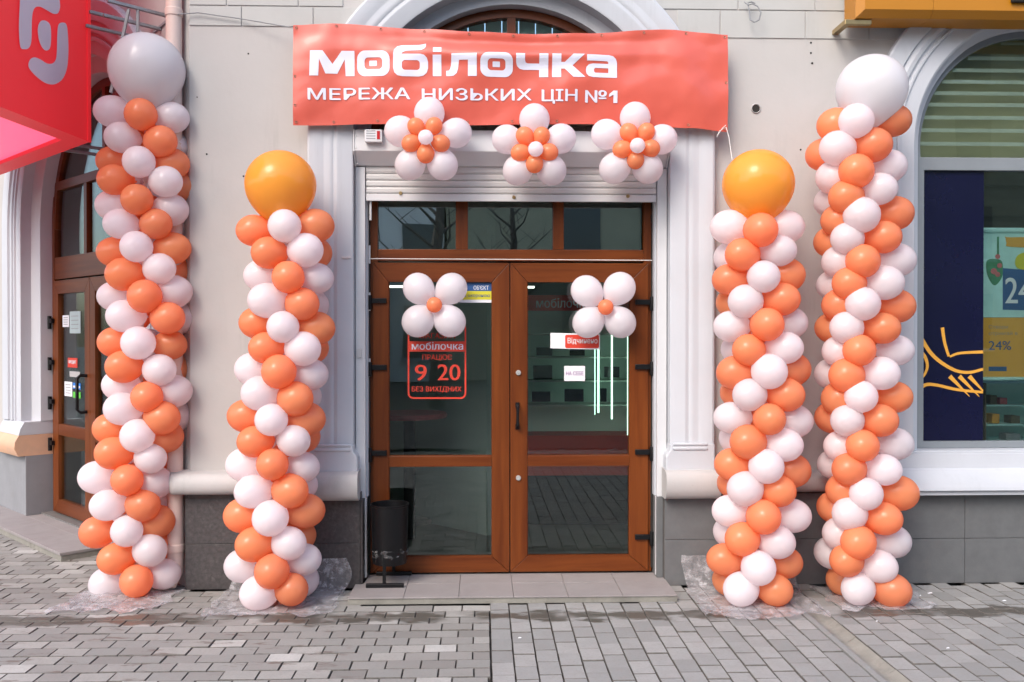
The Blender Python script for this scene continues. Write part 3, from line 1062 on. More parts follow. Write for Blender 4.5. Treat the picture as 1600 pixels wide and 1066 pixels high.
# ------------------------------------------------------------------ door steps
st = thing('doorstep', 'low pinkish tiled step in front of the brown double door', 'step', (XC, -.1, 0))
dy1 = YD - .02
sl = [(STEP_X0, STEP_Y0), (STEP_X1, STEP_Y0), (X_(1035, 0.0, 900) + .02, 0.02), (XC + R_DOOR + .07, .045), (XC + R_DOOR + .07, dy1), (XC - R_DOOR - .01, dy1), (XC - R_DOOR - .01, .02), (STEP_X0 + .03, -.06)]
MB().zprism(sl, 0.0, ZSTEP - .010).build('base', M['concrete'], st)
nt_ = 6
for i in range(nt_):
    a = STEP_X0 + (STEP_X1 - STEP_X0) * i / nt_
    b = STEP_X0 + (STEP_X1 - STEP_X0) * (i + 1) / nt_
    for (ya, yb) in ((STEP_Y0 - .006, -.055), (-.052, dy1)):
        a2, b2 = a + .0015, b - .0015
        if ya > -.06:
            a2, b2 = max(a2, XC - R_DOOR - .005), min(b2, XC + R_DOOR + .06)
        MB().box(a2, b2, ya, yb, ZSTEP - .0095, ZSTEP + random.uniform(-.0012, .0008)).build('tile', M['tile'], st, bevel=.0015)

# ------------------------------------------------------------------ lettering helpers
def loops_mesh2d(loops_list):
    vs, fs = [], []
    for loops in loops_list:
        L = [[Vector((p[0], p[1], 0)) for p in lp] for lp in loops]
        o = len(vs)
        vs += [(p.x, p.y) for lp in L for p in lp]
        fs += [tuple(i + o for i in t) for t in tessellate_polygon(L)]
    return vs, fs


def text2d(body, box, bold=0.0):
    c = bpy.data.curves.new('lettering', 'FONT')
    c.body = body
    c.resolution_u = 4
    o = bpy.data.objects.new('lettering', c)
    COL.objects.link(o)
    bpy.context.view_layer.update()
    me = bpy.data.meshes.new_from_object(o.evaluated_get(bpy.context.evaluated_depsgraph_get()))
    vs = [(v.co.x, v.co.y) for v in me.vertices]
    fs = [tuple(p.vertices) for p in me.polygons]
    bpy.data.objects.remove(o)
    bpy.data.curves.remove(c)
    bpy.data.meshes.remove(me)
    x0, x1 = min(v[0] for v in vs), max(v[0] for v in vs)
    y0, y1 = min(v[1] for v in vs), max(v[1] for v in vs)
    u0, v0, u1, v1 = box
    vs = [(u0 + (x - x0) / (x1 - x0) * (u1 - u0), v1 - (y - y0) / (y1 - y0) * (v1 - v0)) for x, y in vs]
    return vs, fs, bold * (v1 - v0) * 1.3


def print_on(name, data, mapf, mat, parent, cut=None, label=None):
    vs, fs = data[0], data[1]
    bold = data[2] if len(data) > 2 else 0
    me = bpy.data.meshes.new(name)
    bm = bmesh.new()
    bv = [bm.verts.new((x, y, 0)) for x, y in vs]
    for f in fs:
        try:
            bm.faces.new([bv[i] for i in f])
        except ValueError:
            pass
    if cut:
        xs_ = [v[0] for v in vs]
        ys_ = [v[1] for v in vs]
        x = math.ceil(min(xs_) / cut) * cut
        while x < max(xs_):
            bmesh.ops.bisect_plane(bm, geom=bm.verts[:] + bm.edges[:] + bm.faces[:], plane_co=(x, 0, 0), plane_no=(1, 0, 0))
            x += cut
        y = math.ceil(min(ys_) / cut) * cut
        while y < max(ys_):
            bmesh.ops.bisect_plane(bm, geom=bm.verts[:] + bm.edges[:] + bm.faces[:], plane_co=(0, y, 0), plane_no=(0, 1, 0))
            y += cut
    if bold:                                  # a second impression a hair in front and beside thickens the strokes
        d = bmesh.ops.duplicate(bm, geom=bm.verts[:] + bm.edges[:] + bm.faces[:])
        second = {e for e in d['geom'] if isinstance(e, bmesh.types.BMVert)}
        for v in bm.verts:
            b_ = v in second
            p = mapf(v.co.x + (bold / 2 if b_ else -bold / 2), v.co.y)
            v.co = p + ((EYE - p).normalized() * .0007 if b_ else Vector((0, 0, 0)))
    else:
        for v in bm.verts:
            v.co = mapf(v.co.x, v.co.y)
    bm.normal_update()
    bm.to_mesh(me)
    bm.free()
    me.materials.append(mat)
    o = bpy.data.objects.new(name, me)
    return _link(o, parent)


def rrect(x0, y0, x1, y1, r, n=6):
    out = []
    for cx, cy, a0 in ((x1 - r, y1 - r, 0), (x0 + r, y1 - r, 90), (x0 + r, y0 + r, 180), (x1 - r, y0 + r, 270)):
        for i in range(n + 1):
            a = R(a0 + 90 * i / n)
            out.append((cx + r * math.cos(a), cy + r * math.sin(a)))
    return out


def logo_word():
    """the wide lower-case word, in pixels of the photograph: loops for every letter"""
    def base(u):
        return 119.3 + (u - 484) / 479 * 4.6
    L = []

    def put(u0, loops):
        L.append([[(u0 + x, base(u0 + x) - y) for x, y in lp] for lp in loops])
    put(484, [[(0, 0), (14, 0), (15.5, 26), (25, 3.6), (43.5, 3.6), (55, 26), (56.5, 0), (70.4, 0), (70.4, 38.8), (50.5, 38.8), (36, 18.5), (21, 38.8), (1.4, 38.8)]])

    def o_(u):
        put(u, [rrect(0, -.5, 51, 39.5, 13), rrect(11.5, 10.5, 39.5, 29, 6)])
        put(u, [rrect(19, 15.5, 31, 24, .8, 1)])
    o_(558.5)
    put(615, [[(0, 12), (0, 34), (1.5, 41), (6, 46), (13, 48), (40, 48.6), (46, 49.6), (51, 51), (50.6, 45), (49, 42.5), (44, 39.7), (20, 38.6), (15, 36.5), (13, 34.5), (13.5, 33.8), (42, 33.8), (48, 32.3), (52.4, 28), (54.3, 22), (54.3, 12), (52, 5), (47, .8), (40, -.6), (14, -.6), (6.5, .8), (2, 5)],
               rrect(13.6, 9.2, 41.5, 24.2, 5)])
    put(676.6, [[(0, 0), (13.4, 0), (13.4, 32.5), (0, 32.5)]])
    put(676.6, [[(.4, 36.8), (13.4, 36.8), (13.4, 44.4), (.4, 44.4)]])
    put(697.5, [[(0, 0), (0, 8.2), (4, 8.6), (6, 11), (7.4, 17), (8.3, 34.3), (47.5, 34.3), (47.5, 0), (33.8, 0), (33.8, 24.6), (20, 24.6), (18.5, 12), (16.5, 5), (11.5, .6), (6, 0)]])
    L2 = len(L)
    put(750.5, [rrect(0, -.5, 50.5, 35.5, 12.5), rrect(11.5, 9.3, 39, 26.2, 5.5)])
    put(750.5, [rrect(19, 14, 30.5, 22, .8, 1)])
    put(806, [[(0, 35), (0, 22), (1.5, 16.5), (5.5, 12.6), (11.5, 11.2), (36, 11.2), (36, 0), (50, 0), (50, 35), (36, 35), (36, 20.6), (18, 20.6), (14.8, 21.8), (13.8, 25), (13.8, 35)]])
    put(862, [[(0, 0), (0, 35), (14, 35), (14, 22.8), (19.5, 22.8), (33, 35), (50.5, 35), (31.5, 17.8), (51.5, 0), (33, 0), (19.5, 13), (14, 13), (14, 0)]])
    put(914.3, [[(1.5, 34.3), (36, 34.3), (42.5, 32.8), (46.8, 29), (48.7, 23), (48.7, 0), (11, 0), (4.5, 1.6), (.8, 5.5), (0, 10.5), (.8, 15.6), (4.5, 19.5), (11, 21), (35, 21), (34.8, 23.8), (33, 25), (1.5, 25)],
                [(14.5, 14.3), (12.8, 13), (12.4, 10.5), (13, 8.2), (15, 7), (35, 7), (35, 14.3)]])
    return L




def dmap(Y):
    return lambda u, v: oy(u, v, Y)


# ------------------------------------------------------------------ right shop window
wz0 = Z_(694, .12, 1500)
yw_ = 0.12
profw = [(WIN_R - .004, yw_ + .09), (WIN_R, .06), (RW_IN, .035), (RW_IN, -.01), (RW_IN + .015, -.02), (RW_IN + .11, -.02), (RW_IN + .117, -.034), (RW_IN + .132, -.034), (RW_IN + .139, -.02), (RW_IN + .155, -.02),
         (RW_IN + .162, -.038), (RW_IN + .19, -.042), (RW_IN + .225, -.028), (RW_IN + .232, -.048), (RW_OUT - .01, -.048), (RW_OUT, -.04), (RW_OUT, YW + .01)]
MB().arch(WINX, WZS, profw, 0.898).build('window_surround', M['trim'], bld, smooth=True, sharp=28)
MB().box(WINX - RW_IN, WINX + RW_IN, -.005, yw_ + .02, 0.885, wz0 - .03).build('window_sill', M['trim'], bld, bevel=.006)
wf = MB()
outer = [(WINX - WIN_R + .002, wz0 - .028), (WINX - WIN_R + .002, WZS)] + arc(WINX, WZS, WIN_R - .002, math.pi, 0, 40)[1:-1] + [(WINX + WIN_R - .002, WZS), (WINX + WIN_R - .002, wz0 - .028)]
ri = WIN_R - .045
zt0, zt1 = Z_(266, yw_, 1480), Z_(246, yw_, 1480)
low = [(WINX - ri + .03, wz0 + .02), (WINX - ri + .03, zt0), (WINX + ri - .03, zt0), (WINX + ri - .03, wz0 + .02)]
upp = [(WINX + ri * math.cos(a), max(zt1, WZS + ri * math.sin(a))) for a in [math.asin((zt1 - WZS) / ri) + (math.pi - 2 * math.asin((zt1 - WZS) / ri)) * i / 40 for i in range(41)]]
wf.prism([outer, low, upp], yw_, yw_ + .06)
shop_w = wf.build('shop_window', M['grey_frame'], bld, bevel=.003)
MB().prism([upp], yw_ + .03, yw_ + .036).build('pane', M['glass_dk'], shop_w)
xs0 = X_(1536, yw_ + .03, 480)
MB().box(WINX - ri + .025, WINX + ri - .025, yw_ + .03, yw_ + .036, wz0 + .015, zt0 + .005).build('pane', M['glass_dk'], shop_w)
MB().box(WINX + .06, WINX + .10, yw_ + .005, yw_ + .058, wz0 + .02, zt0).build('mullion', M['grey_frame'], shop_w)
# frosted stripes on the arched pane
for v in (70, 94, 113, 131, 149, 167, 187, 207, 228):
    z = Z_(v, yw_ + .04, 1500)
    h = 0.026 if v > 75 else 0.018
    dx = math.sqrt(max(.01, (ri - .004) ** 2 - max(0, z + h - WZS) ** 2))
    MB().box(WINX - dx, WINX + dx, yw_ + .037, yw_ + .039, z, z + h).build('frosted_stripe', M['frost'], shop_w)
MB().box(WINX - ri - .1, WINX + ri + .1, yw_ + .22, yw_ + .23, zt1 - .05, WZS + ri + .1).build('backdrop', M['ochre'], shop_w)  # added close behind the arched pane to lift the dark interior
# navy film with golden line emblem
nv = tag(MB().box(WINX - ri + .032, xs0, yw_ + .026, yw_ + .029, wz0 + .022, zt0 - .002).build('window_film', M['navy']), 'dark navy film with golden curved lines on the right shop window', 'window film')


def catmull(pts, n=8, closed=False):
    P = [Vector((p[0], p[1], 0)) for p in pts]
    out = []
    m = len(P)
    rng = range(m) if closed else range(m - 1)
    for i in rng:
        if closed:
            p0, p1, p2, p3 = P[i - 1], P[i], P[(i + 1) % m], P[(i + 2) % m]
        else:
            p0, p1, p2, p3 = P[max(i - 1, 0)], P[i], P[i + 1], P[min(i + 2, m - 1)]
        for k in range(n):
            t = k / n
            q = 0.5 * ((2 * p1) + (p2 - p0) * t + (2 * p0 - 5 * p1 + 4 * p2 - p3) * t * t + (3 * p1 - p0 - 3 * p2 + p3) * t ** 3)
            out.append((q.x, q.y))
    if not closed:
        out.append((P[-1].x, P[-1].y))
    return out


def ribbon(pts, w0, w1):
    """outline of a stroke with widths w0..w1 (pixels)"""
    n = len(pts)
    A, B = [], []
    for i, p in enumerate(pts):
        q0, q1 = pts[max(i - 1, 0)], pts[min(i + 1, n - 1)]
        d = Vector((q1[0] - q0[0], q1[1] - q0[1]))
        d.normalize()
        w = (w0 + (w1 - w0) * i / (n - 1)) / 2
        A.append((p[0] - d.y * w, p[1] + d.x * w))
        B.append((p[0] + d.y * w, p[1] - d.x * w))
    return A + B[::-1]


ynv = yw_ + .0235
strokes = [(catmull([(1438, 526), (1453, 550), (1470, 566), (1493, 579), (1515, 582), (1536, 577)]), 6.5, 4), (catmull([(1472.5, 512), (1476, 535), (1482.5, 557)]), 5.5, 4),
           (catmull([(1484, 557.5), (1500, 552), (1536, 550)]), 3.2, 4.8), (catmull([(1435, 547), (1445, 557), (1449, 573), (1443, 588), (1431.5, 598)]), 6, 2.5),
           (catmull([(1432, 613.5), (1445, 602), (1462, 601.6), (1496, 609), (1536, 613)]), 5.5, 4), ([(1484, 588), (1515, 619.7)], 7, 1), ([(1499, 588), (1530, 619.7)], 7, 1), ([(1514.5, 588), (1536, 611)], 7, 2)]
for pts, w0, w1 in strokes:
    q = [oy(p[0], p[1], ynv) for p in ribbon(pts, w0, w1)]
    MB().prism([[(p.x, p.z) for p in q]], ynv - (.0006 if w1 in (1, 2) else 0), ynv + .002).build('golden_line', M['gold'], nv)
# poster hanging inside
YP = yw_ + .10
pz0, pz1 = Z_(592, YP, 1570), Z_(358, YP, 1570)
po = thing('poster', 'pale teal and ochre bank poster hanging inside the right shop window', 'poster', (X_(1570, YP), YP, pz0))
px0, px1 = X_(1520, YP), X_(1720, YP)
MB().box(px0, px1, YP, YP + .004, Z_(496, YP, 1570), pz1).build('picture_panel', M['teal'], po)
MB().box(px0, px1, YP, YP + .004, pz0, Z_(496.5, YP, 1570)).build('text_panel', M['gold'], po)
MB().tube([(px0 - .02, YP, pz1 - .01), (px1 + .02, YP, pz1 - .01)], .02, 10).build('hanging_rail', M['teal'], po, smooth=True)
MB().tube([(px0 - .02, YP, pz0), (px1 + .02, YP, pz0)], .014, 10).build('hanging_rail', M['teal'], po, smooth=True)


def pq(u, v, Y):
    p = oy(u, v, Y)
    return (p.x, p.z)


def px_poly(pts, Y, th, name, mat, parent):
    return MB().prism([[pq(u, v, Y) for u, v in pts]], Y, Y + th).build(name, mat, parent)


px_poly([(1567, 419), (1590, 421), (1640, 423), (1640, 486), (1567, 484)], YP - .003, .002, 'picture_box', M['blue'], po)
px_poly(catmull([(1542, 408), (1556, 405), (1566, 410), (1566, 432), (1554, 446), (1543, 430)], 6, True), YP - .0025, .002, 'picture_leaves', M['leaf'], po)
for (u, v, r) in ((1559, 401, 4), (1553, 424, 5), (1559, 429, 4), (1562, 415, 4)):
    px_poly([(u + r * math.cos(a * .785), v + r * math.sin(a * .785)) for a in range(8)], YP - .0045, .0015, 'picture_flower', M['rose'], po)
px_poly([(1558, 370), (1561, 370), (1561, 398), (1558, 398)], YP - .0025, .002, 'picture_branch', M['leaf'], po)
px_poly(catmull([(1586, 410), (1592, 398), (1610, 394), (1625, 405), (1612, 420), (1592, 420)], 6, True), YP - .0055, .002, 'picture_bow', M['yel_print'], po)
px_poly(catmull([(1572, 370), (1578, 371), (1660, 371), (1660, 386), (1580, 386), (1573, 380)], 3, True), YP - .003, .002, 'picture_badge', M['gold'], po)
print_on('lettering', text2d('24', (1571, 434, 1612, 474), .02), dmap(YP - .0045), M['paper'], po)
print_on('lettering', text2d('24%', (1545, 533, 1580, 547), .015), dmap(YP - .0015), M['blue'], po)
print_on('lettering', text2d('Створи', (1545, 508, 1575, 515), .0), dmap(YP - .0015), M['steel'], po)
print_on('lettering', text2d('отримай в', (1545, 518, 1590, 525), .0), dmap(YP - .0015), M['steel'], po)
px_poly([(1545, 573), (1573, 573), (1573, 580), (1545, 580)], YP - .003, .002, 'label_patch', M['blue'], po)

# dim interior behind the shop window
wi = MB()
wi.box(WINX - 1.2, WINX + 1.6, 1.6, 1.7, 0.2, 4.2)
for i in range(14):
    wi.box(WINX - 1.2, WINX + 1.6, 1.575, 1.6, 0.4 + i * .26, 0.4 + i * .26 + .215)
wi.build('interior_wall', M['int_wood'], bld)
MB().box(WINX - 1.3, WINX - 1.2, .31, 1.7, 0.2, 4.2).build('interior_wall', M['int_wall'], bld)
MB().box(WINX - 1.3, WINX + 1.6, .31, 1.7, 4.2, 4.3).build('interior_ceiling', M['int_wall'], bld)
MB().box(WINX - 1.3, WINX + 1.6, .31, 1.7, 0.1, 0.2).build('interior_floor', M['int_floor'], bld)
sh = thing('shelf_unit', 'pale shelf with small goods low behind the right shop window', 'shelf', (X_(1570, .7), .7, .2))
for v in (598, 632, 662, 688):
    MB().box(X_(1536, .6), X_(1760, .6), .55, .85, Z_(v, .6, 1570) - .01, Z_(v, .6, 1570)).build('shelf_board', M['teal'], sh)
MB().box(X_(1536, .6) - .01, X_(1536, .6), .55, .85, .2, Z_(598, .6, 1570)).build('side_panel', M['int_wood'], sh)
MB().box(X_(1536, .6), X_(1760, .6), .86, .88, .2, Z_(598, .6, 1570)).build('back_panel', M['cab'], sh)
for i, (u, v, w, h, m_) in enumerate(((1548, 632, 10, 14, 'int_wood'), (1562, 632, 12, 10, 'rose'), (1580, 662, 14, 12, 'int_wood'), (1550, 662, 12, 15, 'gold'), (1572, 688, 22, 10, 'steel'))):
    x0, x1, z0, z1 = rect(u, v - h, u + w, v, .6)
    o = MB().box(x0, x1, .6, .7, z0 + .001, z1).build('goods_box', M[m_], None, bevel=.003)
    tag(o, ['small brown box on the upper shelf at the window edge', 'small pinkish box on the upper shelf', 'brown box on the middle shelf towards the right', 'ochre box on the middle shelf at the left', 'flat grey box on the lowest shelf'][i] + ' behind the poster', 'box', 'goods on the window shelf')

# ------------------------------------------------------------------ left wing
XWC, ZWS = -1.93, 2.68
RWD, RWI, RWO = 1.17, 1.30, 1.72


def wing_wall():
    pts = [(-7.0, 0), (XWC - 1.5, 0), (XWC - 1.5, ZWS)] + arc(XWC, ZWS, 1.5, math.pi, 0, 32)[1:-1] + [(XWC + 1.5, ZWS), (XWC + 1.5, 0), (0.0, 0), (0.0, ZT), (-7.0, ZT)]
    MB(WMAT).prism([pts], 0.0, .24).build('wall', M['wall'], bld)


wing_wall()
profl = [(RWD, .26), (RWD + .01, .10), (RWI, .06), (RWI, -.03), (RWI + .012, -.036), (RWI + .10, -.036), (RWI + .106, -.05), (RWI + .13, -.05), (RWI + .136, -.034), (RWI + .16, -.034), (RWI + .166, -.054), (RWI + .2, -.058), (RWI + .25, -.04), (RWI + .256, -.062), (RWO - .012, -.062), (RWO, -.05), (RWO, .01)]
MB(WMAT).arch(XWC, ZWS, profl, 0.92).build('side_surround', M['trim'], bld, smooth=True, sharp=28)
for s in (-1, 1):
    xa, xb = XWC + s * (RWD + .012), XWC + s * (RWO + .01)
    x0, x1 = min(xa, xb), max(xa, xb)
    MB(WMAT).extrude_x([(.23, .92), (-.04, .92), (-.075, .86), (-.09, .80), (.23, .80)], [x0, x1]).build('pedestal', M['trim'], bld, bevel=.004)
    MB(WMAT).extrude_x([(.23, .80), (-.085, .80), (-.12, .74), (-.125, .68), (-.09, .61), (.23, .61)], [x0, x1 + .02 if s > 0 else x1]).build('ledge', M['peach'], bld, smooth=True)
    MB(WMAT).box(x0, x1, -.03, .23, 0, .61).build('plinth', M['greywing'], bld, bevel=.004)
MB(WMAT).extrude_x([(.02, .80), (-.06, .79), (-.10, .72), (-.08, .63), (.02, .61)], [-7.0, XWC - RWO - .012]).build('ledge', M['peach'], bld, smooth=True)
MB(WMAT).box(-7.0, XWC - RWO - .012, -.02, .02, 0, .61).build('plinth', M['greywing'], bld)

yl = .20                                    # side door plane in the wing frame
wfz = .085
sdf = MB(WMAT).box(XWC - RWD + .003, XWC - RWD + .06, yl, yl + .07, wfz, ZWS + .3).build('side_door_frame', M['woodv'], bld)
MB(WMAT).box(XWC + RWD - .06, XWC + RWD - .003, yl, yl + .07, wfz, ZWS + .3).build('jamb', M['woodv'], sdf)
r1, r0 = RWD - .003, RWD - .07
ro = arc(XWC, ZWS, r1, 0, math.pi, 40)
rin = arc(XWC, ZWS, r0, 0, math.pi, 40)
MB(WMAT).prism([ro + rin[::-1]], yl + .003, yl + .072).build('arched_rail', M['woodh'], sdf)
for (za, zb) in ((2.22, 2.42), (3.03, 3.11)):
    MB(WMAT).box(XWC - RWD + .061, XWC + RWD - .061, yl + .002, yl + .07, za, zb).build('rail', M['woodh'], sdf, bevel=.003)
for s_ in (-2.33, -1.5):
    MB(WMAT).box(s_ - .03, s_ + .03, yl + .004, yl + .068, 2.421, 3.029).build('mullion', M['woodv'], sdf)
MB(WMAT).box(-1.96, -1.90, yl + .004, yl + .068, 3.111, ZWS + r0).build('mullion', M['woodv'], sdf)
MB(WMAT).box(XWC - RWD + .05, XWC + RWD - .05, yl + .03, yl + .036, 2.41, 3.05).build('pane', M['glass'], sdf)
MB(WMAT).prism([[(XWC + math.sqrt(r0 ** 2 - (3.1 - ZWS) ** 2), 3.1)] + [p for p in rin if p[1] > 3.1] + [(XWC - math.sqrt(r0 ** 2 - (3.1 - ZWS) ** 2), 3.1)]], yl + .03, yl + .036).build('pane', M['glass'], sdf)
bl = MB(WMAT)
for i in range(18):
    xa = XWC - 1.1 + i * .125
    bl.box(xa, xa + .115, yl + .30 + (.01 if i % 2 else 0), yl + .315, 3.0, 4.0)
bl.build('backdrop', M['pale_teal'], sdf)


def side_leaf(x0, x1, handle):
    d = bpy.data.objects.new('side_door', None)
    lw = WMAT @ Vector((x0, yl, wfz))
    d.location = lw
    _link(d, bld)
    WM[d.name] = Matrix.Translation(lw)
    y0, y1 = yl - .012, yl + .05
    z0, z1 = wfz + .005, 2.205
    a0, a1, b0, b1 = x0 + .11, x1 - .11, z0 + .12, z1 - .12
    for nm, pts, mt in (('stile', [(x0, z0), (a0, b0), (a0, b1), (x0, z1)], 'woodv'), ('stile', [(x1, z0), (x1, z1), (a1, b1), (a1, b0)], 'woodv'),
                        ('rail', [(x0 + .002, z0), (x1 - .002, z0), (a1 - .001, b0), (a0 + .001, b0)], 'woodh'), ('rail', [(x0 + .002, z1), (a0 + .001, b1), (a1 - .001, b1), (x1 - .002, z1)], 'woodh')):
        MB(WMAT).prism([pts], y0, y1).build(nm, M[mt], d, bevel=.002)
    MB(WMAT).box(a0 + .001, a1 - .001, y0 + .001, y1, .80, .90).build('rail', M['woodh'], d, bevel=.002)
    MB(WMAT).box(a0 - .003, a1 + .003, yl + .014, yl + .02, .897, b1 + .003).build('pane', M['glass'], d)
    MB(WMAT).box(a0 - .003, a1 + .003, yl + .014, yl + .02, b0 - .003, .803).build('pane', M['glass'], d)
    if handle:
        xh = x1 - .06
        MB(WMAT).tube([(xh, y0, 1.05), (xh - .01, y0 - .05, 1.045), (xh - .02, y0 - .075, 1.07), (xh - .02, y0 - .075, 1.34), (xh - .01, y0 - .05, 1.365), (xh, y0, 1.36)], .014, 10).build('handle', M['black'], d, smooth=True)
        for z in (.72, 1.10, 1.46, 1.84):
            hb = MB(WMAT).box(x0 - .04, x0 + .03, y0 - .03, y0 - .003, z - .02, z + .02)
            hb.lathe([(0, -.06), (.017, -.06), (.018, .06), (0, .06)], (x0 - .04, y0 - .02, z - .015), 10)
            hb.build('hinge', M['black'], d, smooth=True)
    return d


side_leaf(XWC - RWD + .062, XWC - .27, True)
side_leaf(XWC - .265, XWC + .59, False)
MB(WMAT).box(XWC + .60, XWC + .66, yl + .002, yl + .07, wfz, 2.219).build('mullion', M['woodv'], sdf)
MB(WMAT).box(XWC + .66, XWC + RWD - .06, yl + .03, yl + .036, wfz, 2.219).build('pane', M['glass'], sdf)
iw = MB(WMAT)
iw.box(-4.2, .4, 2.4, 2.5, 0, 4.2).box(-4.3, -4.2, .30, 2.5, 0, 4.2)
iw.build('interior_wall', M['int_wall'], bld)
MB(WMAT).box(-4.3, -.3, .26, 2.5, 4.1, 4.2).build('interior_ceiling', M['int_wall'], bld)
MB(WMAT).box(-4.3, -.3, .1, 2.4, .0, .08).build('interior_floor', M['int_floor'], bld)

ss = thing('side_step', 'wide low grey tiled step before the left shop door', 'step', tuple(WMAT @ Vector((-2.4, -.15, 0))))
MB(WMAT).box(-4.05, -1.40, -.335, -.031, 0, .045).build('base', M['concrete'], ss)
MB(WMAT).box(XWC - RWD, -.75, -.03, .19, 0, .045).build('base', M['concrete'], ss)
for i in range(4):
    for (ya, yb) in ((-.345, -.03), (-.027, .19)):
        a, b = -4.05 + i * .665, -4.05 + (i + 1) * .665
        if ya > -.1:
            a, b = max(a, XWC - RWD), b
        if b > a:
            MB(WMAT).box(a + .0015, b - .0015, ya, yb, .046, .068 + random.uniform(-.001, .001)).build('tile', M['tile'], ss, bevel=.002)

# downpipe in the corner between the two facades
DPX, DPY = XL - .105, -.012
dp = thing('downpipe', 'pinkish painted drainpipe in the corner left of the entrance wall', 'drainpipe', (DPX, DPY, 0))
MB().lathe([(.052, .20), (.052, ZT)], (DPX, DPY + .05, 0), 20).build('pipe', M['pipe'], dp, smooth=True)
MB().tube([(DPX, DPY + .05, .22), (DPX, DPY + .04, .12), (DPX - .02, DPY - .03, .05)], .052, 16).build('outlet', M['pipe'], dp, smooth=True)
for z in (.25, 1.15, 2.05, 2.95, 3.85):
    MB().lathe([(.053, 0), (.058, .006), (.058, .05), (.053, .056)], (DPX, DPY + .05, z), 20).build('collar', M['pipe'], dp, smooth=True)

# ------------------------------------------------------------------ banner
YB = -0.105


def interp(x, pts):
    for (a, b), (c, d) in zip(pts, pts[1:]):
        if x <= c:
            t = (x - a) / (c - a)
            t = t * t * (3 - 2 * t)
            return b + (d - b) * t
    return pts[-1][1]


BT = [(458, 39.5), (524, 37.5), (662, 45), (733, 50), (840, 53), (912, 52), (1039, 46.5), (1138, 54.5)]
BB = [(458, 196), (580, 194), (750, 195.5), (898, 194), (1000, 196), (1076, 200.5), (1138, 206)]


def ban(u, v, lift=0.0):
    t = (v - interp(u, BT)) / (interp(u, BB) - interp(u, BT))
    s = (u - 458) / 680
    w = 0.026 * math.sin(math.pi * min(max(t, 0), 1)) * (0.4 + math.sin(math.pi * s))       # belly
    w += 0.034 * math.exp(-((t - .26) / .08) ** 2) * math.exp(-((s - .52) / .26) ** 2)          # sag fold below the top edge
    w -= 0.024 * math.exp(-((t - .11) / .06) ** 2) * math.exp(-((s - .52) / .30) ** 2)
    w += 0.006 * math.sin(s * 37 + 1.2 * t) * math.exp(-((s - .08) / .10) ** 2)
    w += 0.007 * math.sin(s * 46 - 4 * t) * math.exp(-((s - .93) / .10) ** 2)
    w += 0.020 * mnoise.noise((s * 9 + t * 1.5, t * 2.6, 1.7)) + 0.003 * mnoise.noise((s * 34, t * 8 + s * 5, 4.4))
    p = oy(u, v, YB)
    return Vector((p.x, YB - w - lift, p.z))


bn = thing('banner', 'orange vinyl shop banner with white lettering hung over the entrance arch', 'banner', tuple(oy(798, 200, YB)))
vs, fs = [], []
NU, NV = 150, 40
for i in range(NU + 1):
    u = 458 + 680 * i / NU + (1.2 * math.sin(i) if i in (0, NU) else 0)
    a, b = interp(u, BT), interp(u, BB)
    for k in range(NV + 1):
        vs.append(ban(u, a + (b - a) * k / NV))
nf = len(vs)
vs += [p + Vector((0, .0012, 0)) for p in vs]
for i in range(NU):
    for k in range(NV):
        q = i * (NV + 1) + k
        fs.append((q, q + NV + 1, q + NV + 2, q + 1))
        fs.append((nf + q, nf + q + 1, nf + q + NV + 2, nf + q + NV + 1))
MB().add(vs, fs).build('cloth', M['banner'], bn, smooth=True, sharp=80)
print_on('lettering', loops_mesh2d(logo_word()), lambda u, v: ban(u, v, .0022), M['print_w'], bn, 5.0)
for word, bx in (('МЕРЕЖА', (482, 139.0, 641, 156.4)), ('НИЗЬКИХ', (660, 140.4, 830, 158.4)), ('ЦІН', (846.5, 142.2, 901, 163.6)), ('№', (914, 143.4, 946.5, 161.6))):
    td = text2d(word, bx, 0.0)
    # two impressions half a millimetre apart thicken the thin strokes
    print_on('lettering', ([(x - .55, y - .3) for x, y in td[0]], td[1]), lambda u, v: ban(u, v, .004), M['print_w'], bn)
    print_on('lettering', ([(x + .55, y + .3) for x, y in td[0]], td[1]), lambda u, v: ban(u, v, .0045), M['print_w'], bn)
print_on('lettering', loops_mesh2d([[[(957.6, 162.4), (963.8, 162.4), (963.8, 143.8), (957.4, 143.8), (950.8, 149.2), (950.8, 153.6), (957.6, 150)]]]), lambda u, v: ban(u, v, .004), M['print_w'], bn)
eye_p = [(u, interp(u, BT) + 4) for u in (463, 526, 595, 663, 733, 802, 871, 940, 1006, 1072, 1132)] + [(u, interp(u, BB) - 5) for u in (463, 521, 590, 662, 731, 800, 870, 935, 1006, 1075, 1132)] + [(461.5, 120), (1134, 130), (461.5, 165)]
em = MB().lathe([(.0075, .0015), (.0085, -.001), (.0072, -.0028), (.0050, -.001), (.0045, .0012)], (0, 0, 0), 12, 'Y')
eo = em.build('eyelet', M['eyelet'], None, smooth=True)
emesh = eo.data
bpy.data.objects.remove(eo)
for u, v in eye_p:
    place('eyelet', emesh, bn, ban(u, v, .0015))

# strings and wires
def cord(name, pts, r, mat, label, cat):
    return tag(MB().tube(pts, r, 6).build(name, M[mat], None, smooth=True), label, cat)


